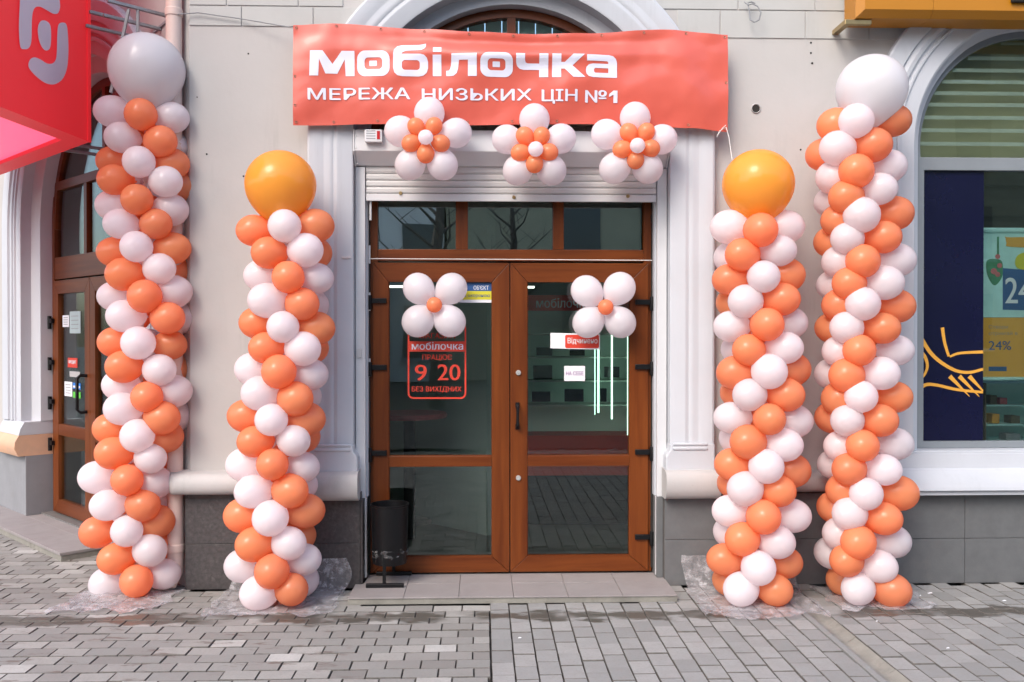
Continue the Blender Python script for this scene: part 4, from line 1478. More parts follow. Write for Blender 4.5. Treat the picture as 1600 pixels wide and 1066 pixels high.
cord('tie_string', [ban(1134, 196, .01), ban(1128, 201, .02), oy(1123, 209, -.12), oy(1120, 214, -.12), oy(1124, 205, -.14), ban(1134, 199, .01), oy(1139, 215, -.16), oy(1144, 250, -.22)], .0022, 'string', 'white string tied to the lower right corner of the banner', 'string')
cord('tie_string', [oy(577, 404.3, .15), oy(800, 405.5, .150), oy(1019, 407, .15)], .0028, 'string', 'thin white string stretched across the door head', 'string')
cord('wire', [oy(271, 23, .0), oy(310, 20, .0), oy(380, 30, .0), oy(461, 44, -.1)], .004, 'steel', 'thin wire running from the drainpipe to the banner', 'wire')
hk = [oy(1163, 3, -.01), oy(1170, 8, -.03), oy(1175, 6, -.05), oy(1184, 10, -.06), oy(1189, 20, -.06), oy(1186, 31, -.055), oy(1179, 35, -.05), oy(1172, 31, -.04), oy(1171, 18, -.03), oy(1168, 5, -.02), oy(1174, 3, -.03), oy(1180, 6, -.03)]
cord('wire_loop', [Vector(p) for p in hk], .005, 'steel', 'bent wire loop sticking out of the wall right of the banner', 'wire')
hole = MB().lathe([(.026, .0), (.030, -.006), (.034, -.002), (.036, .006)], (X_(1181, YW, 170), YW - .003, Z_(170, YW, 1181)), 18, 'Y')
hole.build('hole_rim', M['ledge'], bld, smooth=True)
MB().lathe([(0, -.002), (.027, -.002)], (X_(1181, YW, 170), YW - .002, Z_(170, YW, 1181)), 18, 'Y').build('hole', M['dark'], bld)
for (u, v, r_) in ((323, 241, .006), (380.5, 275.5, .006), (374, 499, .005), (1267, 67, .006), (1267, 83, .006), (1269, 99, .007), (388, 84, .005), (308, 152, .004), (1251, 234, .006)):
    MB().lathe([(0, -.003), (r_, -.003), (r_ * 1.1, 0)], (X_(u, YW, v), YW, Z_(v, YW, u)), 10, 'Y').build('screw_hole', M['dark'], bld)
MB().box(*rect(534, 400, 548, 404, -.03)[:2], -.034, -.022, *rect(534, 400, 548, 404, -.03)[2:]).build('clip', M['metal_w'], bld, bevel=.002)
MB().box(*rect(558, 545, 565, 559, .055)[:2], .050, .062, *rect(558, 545, 565, 559, .055)[2:]).build('clip', M['slat'], bld, bevel=.002)

# ------------------------------------------------------------------ balloons
def balloon_mesh(name, mat, nseg=22, nring=15):
    prof = []
    for i in range(nring + 1):
        a = math.pi * i / nring
        z = math.cos(a)
        r = math.sin(a)
        if z < 0:
            r *= 1 - .20 * z * z
            z *= 1.18
        prof.append((max(r, .001), z))
    prof += [(.05, -1.17), (.085, -1.24), (.03, -1.245)]
    mb = MB().lathe(prof, (0, 0, 0), nseg)
    o = mb.build(name, mat, None, smooth=True, sharp=70)
    me = o.data
    bpy.data.objects.remove(o)
    return me


BM = {'W': balloon_mesh('balloon', M['b_white']), 'O': balloon_mesh('balloon', M['b_orange']), 'A': balloon_mesh('balloon', M['b_amber'], 40, 26), 'P': balloon_mesh('balloon', M['b_pearl'], 40, 26)}
R0 = 0.155


def ball(parent, c, pos, out, rt, rr, name='balloon'):
    q = Vector(out).normalized().to_track_quat('Z', 'Y')
    return place(name, BM[c], parent, pos, q.to_euler(), (rt, rt, rr))


OPP = {'W': 'O', 'O': 'W'}


def column(label, big, layers, bottom):
    """layers top to bottom: ('o', colour, F, L, R) or ('e', colour of FL, FL, FR), pixels of the photograph"""
    ub, vb, slot = bottom
    yb = oz(ub, vb, .108).y
    ay = yb + (R0 if slot == 'F' else R0 * .707)
    b0 = oy(ub, vb, ay)
    root = thing('balloon_column', label, 'balloon column', (b0.x, ay, 0), 'balloon columns beside the entrance')
    for lay_ in layers:
        rt = random.uniform(.103, .109)
        if lay_[0] == 'o':
            _, c, Fp, Lp, Rp = lay_
            f = oy(*Fp, ay - R0)
            l_, r_ = oy(*Lp, ay - .02), oy(*Rp, ay - .02)
            ax = Vector(((l_.x + r_.x) / 2, ay, (l_.z + r_.z + f.z) / 3))
            d = OPP[c]
            items = [(c, f), (d, l_), (d, r_), (c, Vector((2 * ax.x - f.x, ay + R0 * .9, ax.z)))]
        else:
            _, c, FLp, FRp = lay_
            a, b = oy(*FLp, ay - R0 * .707), oy(*FRp, ay - R0 * .707)
            ax = Vector(((a.x + b.x) / 2, ay, (a.z + b.z) / 2))
            d = OPP[c]
            hw = max(.10, (b.x - a.x) / 2)
            items = [(c, a), (d, b), (d, Vector((ax.x - hw * 1.12, ay + R0 * .62, a.z))), (c, Vector((ax.x + hw * 1.12, ay + R0 * .62, b.z)))]
        for cc, p in items:
            o_ = p - ax
            o_.z *= .35
            r2 = rt * random.uniform(.94, 1.06)
            ball(root, cc, p, o_, r2, r2 * random.uniform(1.08, 1.16))
    c, u, v, r = big
    p = oy(u, v, ay - .03)
    dd = proj(p)[2]
    ball(root, c, p, (0, 0, 1), r * dd / FPX, r * dd / FPX * .97, 'large_balloon')
    # the string core the balloons are tied to
    top = oy(u, v + r * .9, ay)
    MB().tube([(b0.x, ay, .02), (b0.x * .5 + top.x * .5, ay, top.z * .5), (top.x, ay, top.z)], .012, 6).build('core_string', M['string'], root)
    return root, ay, b0


o, e = 'o', 'e'
col1 = [(o, 'O', (220, 179), (176, 174.5), (269, 184)), (e, 'W', (190, 215), (250.5, 221)), (o, 'W', (217, 253), (177, 252), (270, 256)), (e, 'O', (179, 281), (259, 284)), (o, 'O', (214, 312), (179, 321), (267, 328)), (e, 'W', (188, 350), (243.5, 350)),
        (o, 'W', (213, 385.5), (179, 394), (270, 388)), (e, 'O', (194, 428.6), (249, 420)), (o, 'O', (226, 463), (178, 463), (271, 456)), (e, 'W', (195, 494), (262, 497)), (o, 'W', (216, 536), (180, 535), (266, 539)), (e, 'O', (193, 573), (249, 578)),
        (o, 'O', (229.5, 620.5), (188, 602), (272, 611)), (e, 'W', (191, 639), (253, 653)), (o, 'W', (214.5, 681), (173, 670), (257, 682)), (e, 'O', (177, 708), (235, 716)), (o, 'O', (198.5, 750), (152, 746), (240, 754)), (e, 'W', (168, 789.5), (223, 789.5)),
        (o, 'W', (198, 830), (152, 831.6), (244, 815)), (e, 'O', (181, 873), (234, 860)), (o, 'O', (213, 908), (168, 912), (255, 897))]
col2 = [(o, 'W', (444.6, 353), (397, 360.5), (493, 353)), (e, 'O', (420, 395), (477, 391)), (o, 'O', (450.3, 433), (408, 431), (494, 435)), (e, 'W', (418, 469.7), (472, 475)), (o, 'W', (442, 511), (402, 504.6), (494, 513)), (e, 'O', (415.5, 543.6), (473, 545)),
        (o, 'O', (435.7, 580.6), (395, 577), (484, 585)), (e, 'W', (407, 614.8), (461, 623)), (o, 'W', (424, 656), (386, 650), (478, 655)), (e, 'O', (398, 690), (459, 688.7)), (o, 'O', (425.6, 725.7), (384, 726), (473, 730)), (e, 'W', (396, 768), (453, 767)),
        (o, 'W', (422.5, 809.6), (380, 805.4), (477, 798)), (e, 'O', (398, 850.5), (451, 849)), (o, 'O', (424.7, 892.7), (379, 884), (475, 874)), (e, 'W', (405, 926), (455, 921))]
col3 = [(o, 'O', (1188.4, 359.4), (1140, 355), (1226, 355)), (e, 'O', (1160, 398), (1217, 392)), (o, 'W', (1193, 432.4), (1141, 437), (1228, 430)), (e, 'W', (1165, 471), (1221, 467.6)), (o, 'O', (1198.3, 507), (1142, 510), (1235, 504.6)), (e, 'O', (1170, 546.8), (1226, 543.6)),
        (o, 'W', (1202, 580.6), (1149, 582.7), (1236, 577.4)), (e, 'W', (1171.5, 617), (1228, 617)), (o, 'O', (1202, 655), (1143, 652.8), (1240, 658)), (e, 'O', (1169, 690.8), (1225, 695)), (o, 'W', (1197.2, 728.8), (1144, 725.7), (1236, 735)), (e, 'W', (1164.5, 763.7), (1216, 766.8)),
        (o, 'O', (1193, 807.8), (1141, 798.5), (1238, 806)), (e, 'O', (1160, 842.4), (1214, 847)), (o, 'W', (1185, 887.6), (1132, 874), (1226, 879)), (e, 'W', (1158, 920.5), (1211, 921.7))]
col4 = [(o, 'W', (1338, 189), (1307, 196), (1394, 188.6)), (e, 'W', (1309, 232), (1363, 227)), (o, 'O', (1338, 267.4), (1305, 277), (1387, 260)), (e, 'O', (1322.4, 308), (1373, 295.5)), (o, 'W', (1346.4, 336), (1312, 344.7), (1398, 333.5)), (e, 'W', (1324, 373), (1380, 370.6)),
        (o, 'O', (1348.3, 408), (1313, 409.5), (1400, 406.7)), (e, 'O', (1327, 443), (1382, 442)), (o, 'W', (1348.3, 474.8), (1314, 477), (1400, 478.5)), (e, 'W', (1323, 512), (1378, 513)), (o, 'O', (1342.7, 547.4), (1312, 549), (1400, 547.4)), (e, 'O', (1323, 586.7), (1377, 583.4)),
        (o, 'W', (1345.5, 619.7), (1314, 623), (1398, 620.5)), (e, 'W', (1324, 657), (1375, 657)), (o, 'O', (1347.8, 696.5), (1314, 697), (1399, 693.7)), (e, 'O', (1327, 733), (1381, 734)), (o, 'W', (1353.4, 771.7), (1320, 766), (1404, 770.6)), (e, 'W', (1328, 802.6), (1380, 810)),
        (o, 'O', (1341.3, 847.6), (1314, 834), (1395, 846)), (e, 'O', (1323, 875.8), (1373, 884.8)), (e, 'W', (1341, 920), (1393, 922))]
# right-hand columns turn the other way: the colour of the front-left balloon follows the traced colours above
C1 = column('tall balloon column topped by a large white balloon beside the red sign', ('P', 229.5, 109, 57.5), col1, (213, 908, 'F'))
C2 = column('shorter balloon column topped by an amber balloon left of the door', ('A', 438.5, 289, 55), col2, (405, 926, 'e'))
C3 = column('shorter balloon column topped by an amber balloon right of the door', ('A', 1184.6, 288, 55.5), col3, (1158, 921, 'e'))
C4 = column('tall balloon column topped by a large white balloon by the right shop window', ('P', 1362, 139, 54), col4, (1341, 920, 'e'))


def flower(label, Y, petals, inner, centre, group):
    cu, cv, cr, cc = centre
    c0 = oy(cu, cv, Y)
    root = thing('balloon_flower', label, 'balloon flower', tuple(c0), group)
    for (u, v, r) in petals:
        p = oy(u, v, Y)
        rr = r * proj(p)[2] / FPX
        o_ = p - c0
        ball(root, 'W', p, o_, rr, rr * 1.04, 'petal_balloon')
    for (u, v, r) in inner:
        p = oy(u, v, Y - .075)
        rr = r * proj(p)[2] / FPX
        o_ = p - oy(cu, cv, Y - .06)
        ball(root, 'O', p, o_, rr, rr * 1.06, 'inner_balloon')
    p = oy(cu, cv, Y - (.135 if inner else .085))
    ball(root, cc, p, (0, -1, 0), cr * proj(p)[2] / FPX, cr * proj(p)[2] / FPX, 'centre_balloon')
    return root


YF = -.19
flower('five-petal balloon flower under the left end of the lettering beside the alarm box', YF, [(670.8, 177, 24), (626, 205.5, 24.5), (713, 208, 23.5), (641, 257.5, 24), (691.4, 257.5, 24)], [(650, 198, 13.5), (678, 197, 13.2), (642, 224, 14), (689, 224, 13.7), (665, 240.7, 14)], (665, 214.5, 11.8, 'W'), 'balloon flowers along the banner')
flower('middle one of the three five-petal balloon flowers above the door', YF, [(835, 187, 24), (792, 218, 23), (876, 217, 23.5), (809, 266, 23.5), (861.4, 266, 23.5)], [(820, 212.5, 14), (846, 212.5, 13.5), (812.7, 238.7, 14), (857.7, 238, 14), (835, 256, 14)], (837, 233, 12, 'W'), 'balloon flowers along the banner')
flower('rightmost of the three five-petal balloon flowers above the door', YF, [(992.3, 184.4, 24), (948, 210, 23.7), (1034, 218, 23.5), (960.5, 263, 24.3), (1011.7, 263, 24)], [(982.4, 207, 14), (1009.7, 206.3, 13.7), (972, 233.6, 14.3), (1016.7, 232, 14), (993, 250.5, 13.5)], (996.2, 227.5, 12, 'W'), 'balloon flowers along the banner')
YF2 = YD - .012 - .11
flower('four-petal white balloon flower with orange centre on the left door', YF2, [(654, 451, 24.3), (705.5, 451, 24.3), (653, 502, 25), (702.7, 502, 24.8)], [], (678.6, 476.5, 12.3, 'O'), 'balloon flowers on the doors')
flower('four-petal white balloon flower with orange centre on the right door', YF2, [(916.5, 454.7, 24.3), (968, 450.5, 25), (919, 504, 24.2), (969.3, 504, 24.2)], [], (946.4, 480, 12.3, 'O'), 'balloon flowers on the doors')

# clear plastic film left under the balloon columns
def film_sheet(label, u0, u1, v0, v1, seed, wall=False):
    nx, ny = 46, 22
    p00, p11 = oz((u0 + u1) / 2, v1, 0), oz((u0 + u1) / 2, v0, 0)
    xa, xb = oz(u0, (v0 + v1) / 2, 0).x, oz(u1, (v0 + v1) / 2, 0).x
    ya, yb = p00.y, min(p11.y, 0.14 if wall else -.03)
    vs, fs = [], []
    for i in range(nx + 1):
        for k in range(ny + 1):
            s, t = i / nx, k / ny
            ex = .10 * mnoise.noise((t * 3, seed, 0)) * (1 - 2 * abs(s - .5)) + (.06 * mnoise.noise((t * 4 + 5, seed, 2)))
            ey = .09 * mnoise.noise((s * 4.5, seed + 3, 0)) * (1 - t)
            x, y = xa + (xb - xa) * s + ex, ya + (yb - ya) * t + ey
            z = .007 + .022 * max(0, mnoise.noise((x * 9, y * 11, seed)) + .1) + .012 * abs(mnoise.noise((x * 26, y * 26, seed + 1)))
            if t < .08 or s < .05 or s > .95:
                z += .014 * abs(mnoise.noise((x * 14, seed, y * 14)))
            if y > -.03:
                z += (y + .03) * 1.2
                y = -.03 - .01 * mnoise.noise((x * 20, z * 20, seed))
            vs.append((x, y, z))
    for i in range(nx):
        for k in range(ny):
            q = i * (ny + 1) + k
            fs.append((q, q + 1, q + ny + 2, q + ny + 1))
    tag(MB().add(vs, fs).build('plastic_sheet', M['film'], None, smooth=True, sharp=70), label, 'plastic film', 'plastic film under the balloon columns')


film_sheet('crumpled clear plastic film under the leftmost balloon column', 112, 268, 918, 958, 1.3)
film_sheet('clear plastic film under the balloon column left of the door', 345, 535, 905, 964, 5.1, True)
film_sheet('clear plastic film under the balloon column right of the door', 1080, 1262, 900, 967, 9.7, True)
film_sheet('clear plastic film under the rightmost balloon column', 1288, 1440, 918, 956, 13.9)

# ------------------------------------------------------------------ litter bin
byc = -.035
bxc = X_(609, byc, 830)
bz0, bz1 = Z_(879, byc, 609), Z_(788, byc, 609)
br = 29 * 6.15 / FPX
bn_ = thing('litter_bin', 'black metal litter bin on a forked stand beside the left door', 'bin', (bxc, byc, ZSTEP))
MB().lathe([(br * .86, bz0 + .03), (br * .9, bz0), (br * .93, bz0 + .02), (br, bz1 - .01), (br * 1.03, bz1 - .006), (br * 1.03, bz1 + .006), (br * .99, bz1 + .006), (br * .97, bz1 - .02), (br * .88, bz0 + .03), (0.001, bz0 + .03)], (bxc, byc, 0), 32).build('bucket', M['black'], bn_, smooth=True, sharp=40)
fy, ry = oz(602, 918, ZSTEP).y, oz(615, 899, ZSTEP).y
for (yy_, u0, u1, uc, v) in ((fy, 572, 631, 600.5, 918), (ry, 588, 643, 615, 899.5)):
    a, b = oz(u0, v, ZSTEP).x, oz(u1, v, ZSTEP).x
    xc_ = oz(uc, v, ZSTEP).x
    MB().box(a, b, yy_ - .014, yy_ + .014, ZSTEP + .001, ZSTEP + .026).build('foot_bar', M['black'], bn_, bevel=.003)
    MB().box(xc_ - .011, xc_ + .011, yy_ - .009, yy_ + .009, ZSTEP + .026, bz0 + .26).build('post', M['black'], bn_, bevel=.002)
    MB().tube([(xc_, yy_, bz0 + .22), (xc_ * .6 + bxc * .4, byc + (yy_ - byc) * .8, bz0 + .225), (bxc, byc + math.copysign(br * .9, yy_ - byc), bz0 + .22)], .008, 8).build('pivot_arm', M['black'], bn_)
bg = MB()
vs, fs = [], []
for i in range(33):
    a = 2 * math.pi * i / 32
    for k in range(7):
        t = k / 6
        rr = br * (.875 + .07 * math.sin(math.pi * t) + .17 * mnoise.noise((math.cos(a) * 5, math.sin(a) * 5, t * 4)))
        vs.append((bxc + rr * math.cos(a), byc + rr * math.sin(a), bz0 + .035 + .075 * t + .01 * mnoise.noise((a * 3, t * 3, 2))))
for i in range(32):
    for k in range(6):
        q = i * 7 + k
        fs.append((q, q + 1, q + 8, q + 7))
bg.add(vs, fs).build('bag_bulge', M['bag'], bn_, smooth=False)

# ------------------------------------------------------------------ stickers and signs on the doors
YS = YD + .0125


def dmap(Y):
    return lambda u, v: oy(u, v, Y)


hr = thing('opening_hours_sticker', 'red opening hours sticker with white shop name on the left door glass', 'sticker', tuple(oy(682, 622, YS)))
fr_o, fr_i = rrect(637, 505, 728.5, 623.5, 9), rrect(639.6, 507.6, 725.9, 620.9, 7)
print_on('border', loops_mesh2d([[fr_o, fr_i]]), dmap(YS), M['dred'], hr)
print_on('name_bar', loops_mesh2d([[[(639, 533.5), (727, 533.5), (727, 549.5), (639, 549.5)]]]), dmap(YS - .0006), M['dred'], hr)
print_on('lettering', text2d('мобілочка', (643.5, 534.6, 723.5, 546.6), .028), dmap(YS - .0016), M['print_w'], hr)
print_on('lettering', text2d('МАГАЗИН', (655, 520.5, 711, 529), .02), dmap(YS), M['dred'], hr)
print_on('lettering', text2d('ПРАЦЮЄ', (660, 554, 706, 564), .01), dmap(YS), M['dred'], hr)
print_on('lettering', text2d('9', (648.5, 570, 666.5, 595), .03), dmap(YS), M['dred'], hr)
print_on('lettering', text2d('20', (684, 569.5, 719, 594.5), .03), dmap(YS), M['dred'], hr)
print_on('lettering', text2d('БЕЗ ВИХІДНИХ', (643.5, 604, 721, 613.5), .02), dmap(YS), M['dred'], hr)

sg = thing('security_sign', 'blue and yellow guarded premises sign at the top corner of the left door', 'sign', tuple(oy(745, 472, YS)))
MB().box(*rect(718, 442, 769, 455, YS)[:2], YS - .001, YS + .0008, *rect(718, 442, 769, 455, YS)[2:]).build('blue_band', M['blue'], sg)
MB().box(*rect(718, 455, 769, 468.5, YS)[:2], YS - .001, YS + .0008, *rect(718, 455, 769, 468.5, YS)[2:]).build('yellow_band', M['yel_print'], sg)
MB().box(*rect(718, 468.6, 769, 473, YS)[:2], YS - .001, YS + .0008, *rect(718, 468.6, 769, 473, YS)[2:]).build('white_band', M['paper'], sg)
print_on('lettering', text2d("ОБ'ЄКТ", (740, 446.5, 763.5, 453), .02), dmap(YS - .002), M['paper'], sg)
print_on('lettering', text2d('під охороною', (719, 459, 765.5, 465.5), .012), dmap(YS - .002), M['blue'], sg)

op = thing('open_sign', 'white and red open sign below the balloon flower on the right door', 'sign', tuple(oy(899, 546, YS)))
MB().prism([[pq(u, v, YS) for u, v in ((860, 520.2), (937.5, 522), (937.5, 546.5), (860, 544.3))]], YS - .001, YS + .0008).build('card', M['paper'], op)
print_on('red_field', loops_mesh2d([[rrect(883, 523.2, 936, 544.2, 3)]]), dmap(YS - .0018), M['dred'], op)
print_on('lettering', text2d('Відчинено', (887, 527.6, 933.5, 538.6), .014), dmap(YS - .003), M['paper'], op)
nt2 = thing('paper_note', 'small white paper note with purple letters on the right door', 'note', tuple(oy(897, 595, YS)))
MB().box(*rect(881.5, 572, 914, 595.4, YS)[:2], YS - .001, YS + .0008, *rect(881.5, 572, 914, 595.4, YS)[2:]).build('sheet', M['paper'], nt2)
print_on('lettering', text2d('НА СЕБЕ', (884.5, 580.4, 911.5, 586.6), .012), dmap(YS - .002), M['purple'], nt2)
# fascia lettering inside the shop
print_on('lettering', text2d('мобілочка', (838, 466, 922, 481), .02), dmap(YCB - .103), M['paper'], cb)
print_on('lettering', text2d('мобілочка', (624, 462.5, 700, 475), .02), dmap(YCL - .063), M['paper'], cb2)

# stickers on the left shop door glass
def wing_rect(u0, v0, u1, v1, t):
    a, b = wing_pt(u0, v0, t), wing_pt(u1, v1, t)
    return min(a[0], b[0]), max(a[0], b[0]), min(a[1], b[1]), max(a[1], b[1])


TS = -(yl + .0125)
for lab, bx_, mt, txt in (('small white notice high on the left shop door', (98, 493, 108, 511), 'paper', None), ('pale greenish notice sheet on the left shop door', (109, 487, 126, 521), 'pale_teal', None),
                          ('red and white credit sticker on the left shop door', (106, 559, 121, 575), 'dred', 'KPEDIT'), ('faint beige card sticker on the left shop door', (109, 580, 125, 590), 'ledge', None),
                          ('white and blue timetable sticker on the left shop door', (101, 596, 113, 620), 'paper', None), ('bright blue payment sticker on the left shop door', (114, 598, 126, 609), 'sky_blue', None), ('bright green payment sticker behind the left door handle', (114, 612, 126, 623), 'green', None)):
    x0, x1, z0, z1 = wing_rect(*bx_, TS)
    s_ = MB(WMAT).box(x0, x1, yl + .0115, yl + .0128, z0, z1).build('sticker', M[mt], None)
    tag(s_, lab, 'sticker', 'stickers on the left shop door')
    if mt == 'dred':
        print_on('lettering', text2d('КРЕДИТ', (0, 0, 1, 1), .02), lambda a, b, x0=x0, x1=x1, z0=z0, z1=z1: WMAT @ Vector((x0 + (x1 - x0) * (.12 + .76 * a), yl + .0100, z0 + (z1 - z0) * (.35 + .4 * (1 - b)))), M['paper'], s_)
    elif mt in ('paper', 'pale_teal'):
        for k in range(4):
            zz = z0 + (z1 - z0) * (.2 + .19 * k)
            MB(WMAT).box(x0 + (x1 - x0) * .15, x1 - (x1 - x0) * .2, yl + .0098, yl + .011, zz, zz + .006).build('text_line', M['steel'], s_)
    elif mt == 'sky_blue':
        MB(WMAT).box(x0 + .01, x1 - .01, yl + .0098, yl + .011, z0 + .012, z0 + .03).build('text_line', M['paper'], s_)

# ------------------------------------------------------------------ red projecting sign, top left
TP = .36
P0 = on_plane(140, 222, Wn, CW + Wn * TP)
a_dir = ray(902, 522)
a_dir.z = 0
a_dir = -a_dir.normalized()
b_dir = Wd.copy()
LA, LB, HS = 1.75, 2.6, 1.9
rsg = thing('red_sign', 'large red box sign with pale rounded emblem at the upper left', 'sign', tuple(P0))
corners = [P0, P0 + a_dir * LA, P0 + a_dir * LA + b_dir * LB, P0 + b_dir * LB]


def sheet(pts, name, mat, parent):
    n = len(pts)
    return MB().add(pts, [tuple(range(n))]).build(name, mat, parent)


zv = Vector((0, 0, 1))
body = MB()
vs = [p for p in corners] + [p + zv * HS for p in corners]
cen = sum(corners, Vector()) / 4
ins = 0.16
inn = []
for i in range(4):
    p, q, r_ = corners[i - 1], corners[i], corners[(i + 1) % 4]
    e1, e2 = (p - q).normalized(), (r_ - q).normalized()
    sn = e1.cross(e2).length
    inn.append(q + (e1 + e2) * (ins / sn))
vs += inn + [p + zv * .03 for p in inn]
fs = [(4, 5, 6, 7)] + [(i, (i + 1) % 4, 4 + (i + 1) % 4, 4 + i) for i in range(4)] + [(i, (i + 1) % 4, 8 + (i + 1) % 4, 8 + i) for i in range(4)] + [(8 + i, 8 + (i + 1) % 4, 12 + (i + 1) % 4, 12 + i) for i in range(4)]
body.add(vs, fs).build('sign_box', M['red'], rsg)
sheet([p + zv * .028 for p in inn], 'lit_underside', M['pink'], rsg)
fn = Vector((-a_dir.y, a_dir.x, 0))
if fn.dot(EYE - P0) < 0:
    fn = -fn
# trim lips along the face edges
for (pa, pb) in ((P0, P0 + zv * HS), (P0 + a_dir * .0, P0 + a_dir * LA)):
    pass
lip = MB()
lip.add([P0 + fn * .012 - zv * .004, P0 + fn * .012 + zv * HS, P0 + fn * .012 + a_dir * .035 + zv * HS, P0 + fn * .012 + a_dir * .035 - zv * .004, P0 - zv * .004, P0 + zv * HS, P0 + a_dir * .035 + zv * HS, P0 + a_dir * .035 - zv * .004],
        [(0, 1, 2, 3), (0, 1, 5, 4), (2, 3, 7, 6), (0, 3, 7, 4), (1, 2, 6, 5)])
lip.build('edge_trim', M['red'], rsg)


def onface(u, v, lift=.006):
    return on_plane(u, v, fn, P0 + fn * lift)


s5 = 1 / 3.675
shapes = [[(117, 270), (109, 180), (112, 60), (125, -60), (190, -95), (320, -30), (345, 25), (335, 73), (308, 80), (270, 60), (232, 40), (205, 42), (190, 65), (183, 120), (180, 235), (165, 276), (140, 283)],
          [(222, 140), (242, 118), (272, 125), (291, 155), (293, 230), (286, 278), (265, 291), (243, 275), (225, 235), (217, 180)],
          [(335, 145), (356, 130), (381, 141), (390, 200), (393, 300), (385, 390), (362, 450), (330, 478), (298, 486), (258, 476), (212, 443), (172, 400), (163, 370), (175, 340), (200, 330), (232, 342), (270, 365), (300, 365), (319, 345), (326, 300), (329, 200)]]
for sh_ in shapes:
    pts = [(x * s5, y * s5) for x, y in catmull(sh_, 5, True)]
    vs_, fs2 = loops_mesh2d([[pts]])
    mb = MB()
    n = len(vs_)
    mb.add([onface(u, v, .010) for u, v in vs_] + [onface(u, v, -.002) for u, v in vs_], fs2 + [(i, (i + 1) % n, (i + 1) % n + n, i + n) for i in range(n)])
    mb.build('emblem', M['sign_w'], rsg)
wa, wb = on_plane(269, 27, Wn, CW), on_plane(252, 46, Wn, CW)
for (p, ln_) in ((wa, .44), (wb, .40)):
    MB().tube([p, p + Wn * ln_], .014, 4).build('bracket_bar', M['steel'], rsg)
    MB().tube([p + Wd * .30, p + Wd * .30 + Wn * ln_], .014, 4).build('bracket_bar', M['steel'], rsg)
MB().tube([wa - Wd * .02, wb + Wd * .12], .016, 4).build('bracket_bar', M['steel'], rsg)
MB().tube([wa + Wn * .24, wa + Wn * .24 - zv * .5], .012, 4).build('bracket_bar', M['steel'], rsg)
MB().tube([wa + Wn * .30 - zv * .02, wa + Wn * .42 - zv * .6], .012, 4).build('bracket_bar', M['steel'], rsg)
q0 = on_plane(168, 234, Wn, CW)
MB().tube([q0, q0 + Wn * .45], .014, 4).build('bracket_bar', M['steel'], rsg)
MB().tube([q0 - zv * .05, q0 - zv * .05 + Wn * .45], .014, 4).build('bracket_bar', M['steel'], rsg)

# ------------------------------------------------------------------ yellow sign, top right
YY = -.26
yx0 = X_(1341, YY, 20)
ysg = thing('yellow_sign', 'yellow box sign above the right shop window', 'sign', (yx0, YY, Z_(27, YY, 1400)))
yz0 = Z_(28, YY + .03, 1400)
ch = .045
for i, (xa, xb) in enumerate(((yx0, X_(1458, YY, 10)), (X_(1458.6, YY, 10), 7.0))):
    vs = [(xa + (ch if i == 0 else 0), YY, yz0 + ch), (xb, YY, yz0 + ch), (xb, YY, yz0 + 1.0), (xa + (ch if i == 0 else 0), YY, yz0 + 1.0),
          (xa, YY + ch, yz0), (xb, YY + ch, yz0), (xb, YY + ch, yz0 + 1.0), (xa, YY + ch, yz0 + 1.0), (xa, -.03, yz0), (xb, -.03, yz0), (xb, -.03, yz0 + 1.0), (xa, -.03, yz0 + 1.0)]
    MB().add(vs, [(0, 1, 2, 3), (0, 1, 5, 4), (0, 3, 7, 4), (4, 5, 9, 8), (4, 7, 11, 8), (8, 9, 10, 11), (1, 2, 6, 5), (5, 6, 10, 9), (3, 2, 6, 7), (7, 6, 10, 11)]).build('panel', M['yellow'], ysg)
MB().box(X_(1326, YY, 25), X_(1368, YY, 25), YY + .06, YY + .10, yz0 - .035, yz0 - .002).build('bracket', M['brass'], ysg, bevel=.003)
MB().box(X_(1326, YY, 25), X_(1326, YY, 25) + .04, YY + .10, YW, yz0 - .034, yz0 - .004).build('bracket', M['brass'], ysg)
MB().box(X_(1578, YY, 0), 6.2, YY - .03, YY - .001, Z_(3, YY - .03, 1590), Z_(3, YY - .03, 1590) + .5).build('raised_letter', M['dark'], ysg, bevel=.01)

# ------------------------------------------------------------------ paper scraps on the paving
for i, (u, v, w) in enumerate(((1453, 927, 9), (1569, 939, 7), (1438, 931, 3), (1370, 971, 3), (812, 997, 5), (1481, 1013, 5))):
    p = oz(u, v, .004)
    hw = w * .5 * 5.6 / FPX
    o_ = MB().add([(p.x - hw, p.y - hw * .5, .004), (p.x + hw, p.y - hw * .35, .005), (p.x + hw * .9, p.y + hw * .5, .007), (p.x - hw * .8, p.y + hw * .45, .004), (p.x, p.y, .010)], [(0, 1, 4), (1, 2, 4), (2, 3, 4), (3, 0, 4)]).build('paper_scrap', M['paper'])
    tag(o_, ['tiny white paper scrap by the plinth right of the rightmost column', 'tiny white scrap nearest the right edge of the picture', 'white speck beside the orange balloon of the rightmost column', 'white speck just in front of the rightmost plastic film', 'pale speck on the paving before the door', 'small torn speck low on the right paving'][i], 'litter', 'paper scraps on the paving')

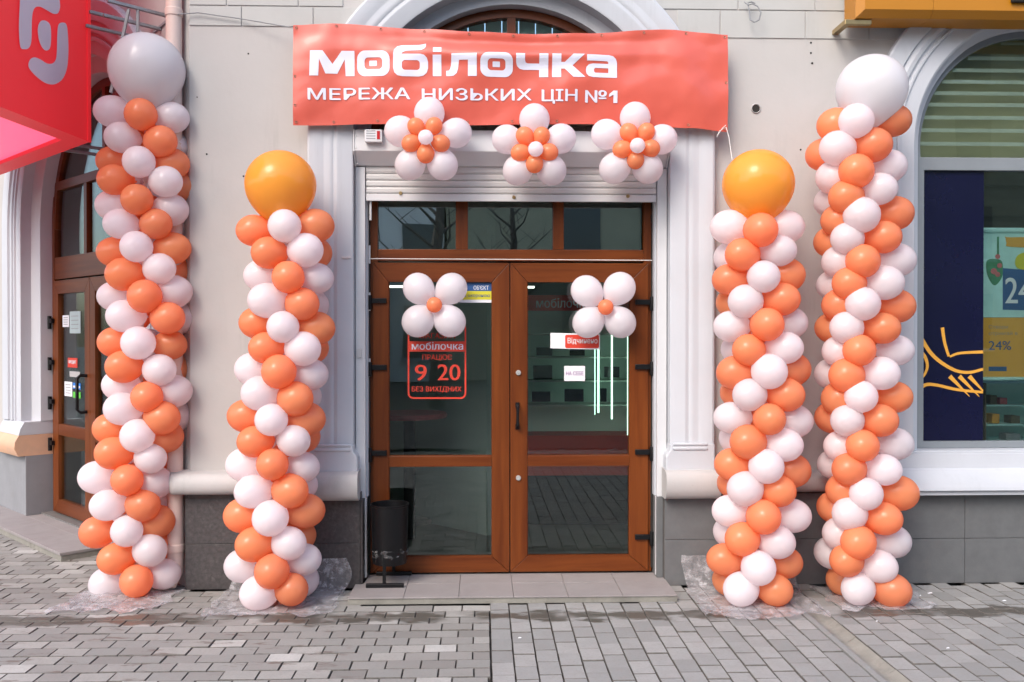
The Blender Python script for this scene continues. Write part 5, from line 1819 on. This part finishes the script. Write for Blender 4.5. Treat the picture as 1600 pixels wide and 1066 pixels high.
# ------------------------------------------------------------------ what the glass reflects: the far side of the street
fb = thing('far_building', 'pale building across the street mirrored in the door glass', 'building', (0, -27, 0))
MB().box(-26, -1.5, -34, -27, 0, 9.5).build('wall', M['far_wall'], fb)
MB().box(-26.2, -1.3, -34.2, -26.7, 9.5, 10.0).build('cornice', M['trim'], fb)
for i in range(10):
    for k in range(3):
        x = -24.5 + i * 2.4
        z = .9 + k * 3.0
        w_ = MB().box(x, x + 1.1, -26.99, -26.94, z, z + 1.8).build('window', M['far_glass'], fb)
        MB().box(x - .1, x + 1.2, -27.0, -26.80, z - .12, z - .02).build('sill', M['trim'], w_)
fb2 = thing('far_building', 'taller olive brown building across the street mirrored in the right shop window', 'building', (16, -29, 0))
MB().box(-1.4, 40, -36, -28, 0, 15).build('wall', M['far_olive'], fb2)
for i in range(12):
    for k in range(4):
        x = 3.0 + i * 3.0
        z = 1.2 + k * 3.4
        w_ = MB().box(x, x + 1.5, -27.99, -27.94, z, z + 2.0).build('window', M['far_glass'], fb2)
        MB().box(x - .1, x + 1.6, -28.0, -27.80, z - .12, z - .02).build('sill', M['far_wall'], w_)
def street_tree(label, tx, ty, seed):
    rnd = random.Random(seed)
    tree = thing('street_tree', label, 'tree', (tx, ty, 0), 'street trees across the road')
    MB().tube([(tx, ty, 0), (tx + .05, ty, 1.6), (tx - .1, ty - .05, 3.0), (tx + .1, ty, 4.6), (tx, ty, 6.5)], [.22, .18, .15, .10, .03], 8).build('trunk', M['bark'], tree, smooth=True)
    br_ = MB()
    for i in range(13):
        z = 2.6 + i * .28
        a = i * 2.4 + rnd.uniform(-.5, .5)
        ln_ = 1.7 - i * .08
        s0 = Vector((tx, ty, z))
        m1 = s0 + Vector((math.cos(a), math.sin(a), .7)) * ln_ * .5
        e1 = m1 + Vector((math.cos(a + .4), math.sin(a + .4), .9)) * ln_ * .5
        br_.tube([s0, m1, e1], [.045, .025, .008], 5)
        for j in range(3):
            b2 = s0.lerp(e1, .4 + .2 * j)
            br_.tube([b2, b2 + Vector((math.cos(a + j * 2 + 1), math.sin(a + j * 2 + 1), .8)) * .6], [.014, .004], 4)
    br_.build('crown', M['bark'], tree)


street_tree('bare street tree trunk mirrored in the left door glass', -1.1, -15, 8)
street_tree('bare street tree mirrored in the middle of the transom', 0.9, -22, 5)
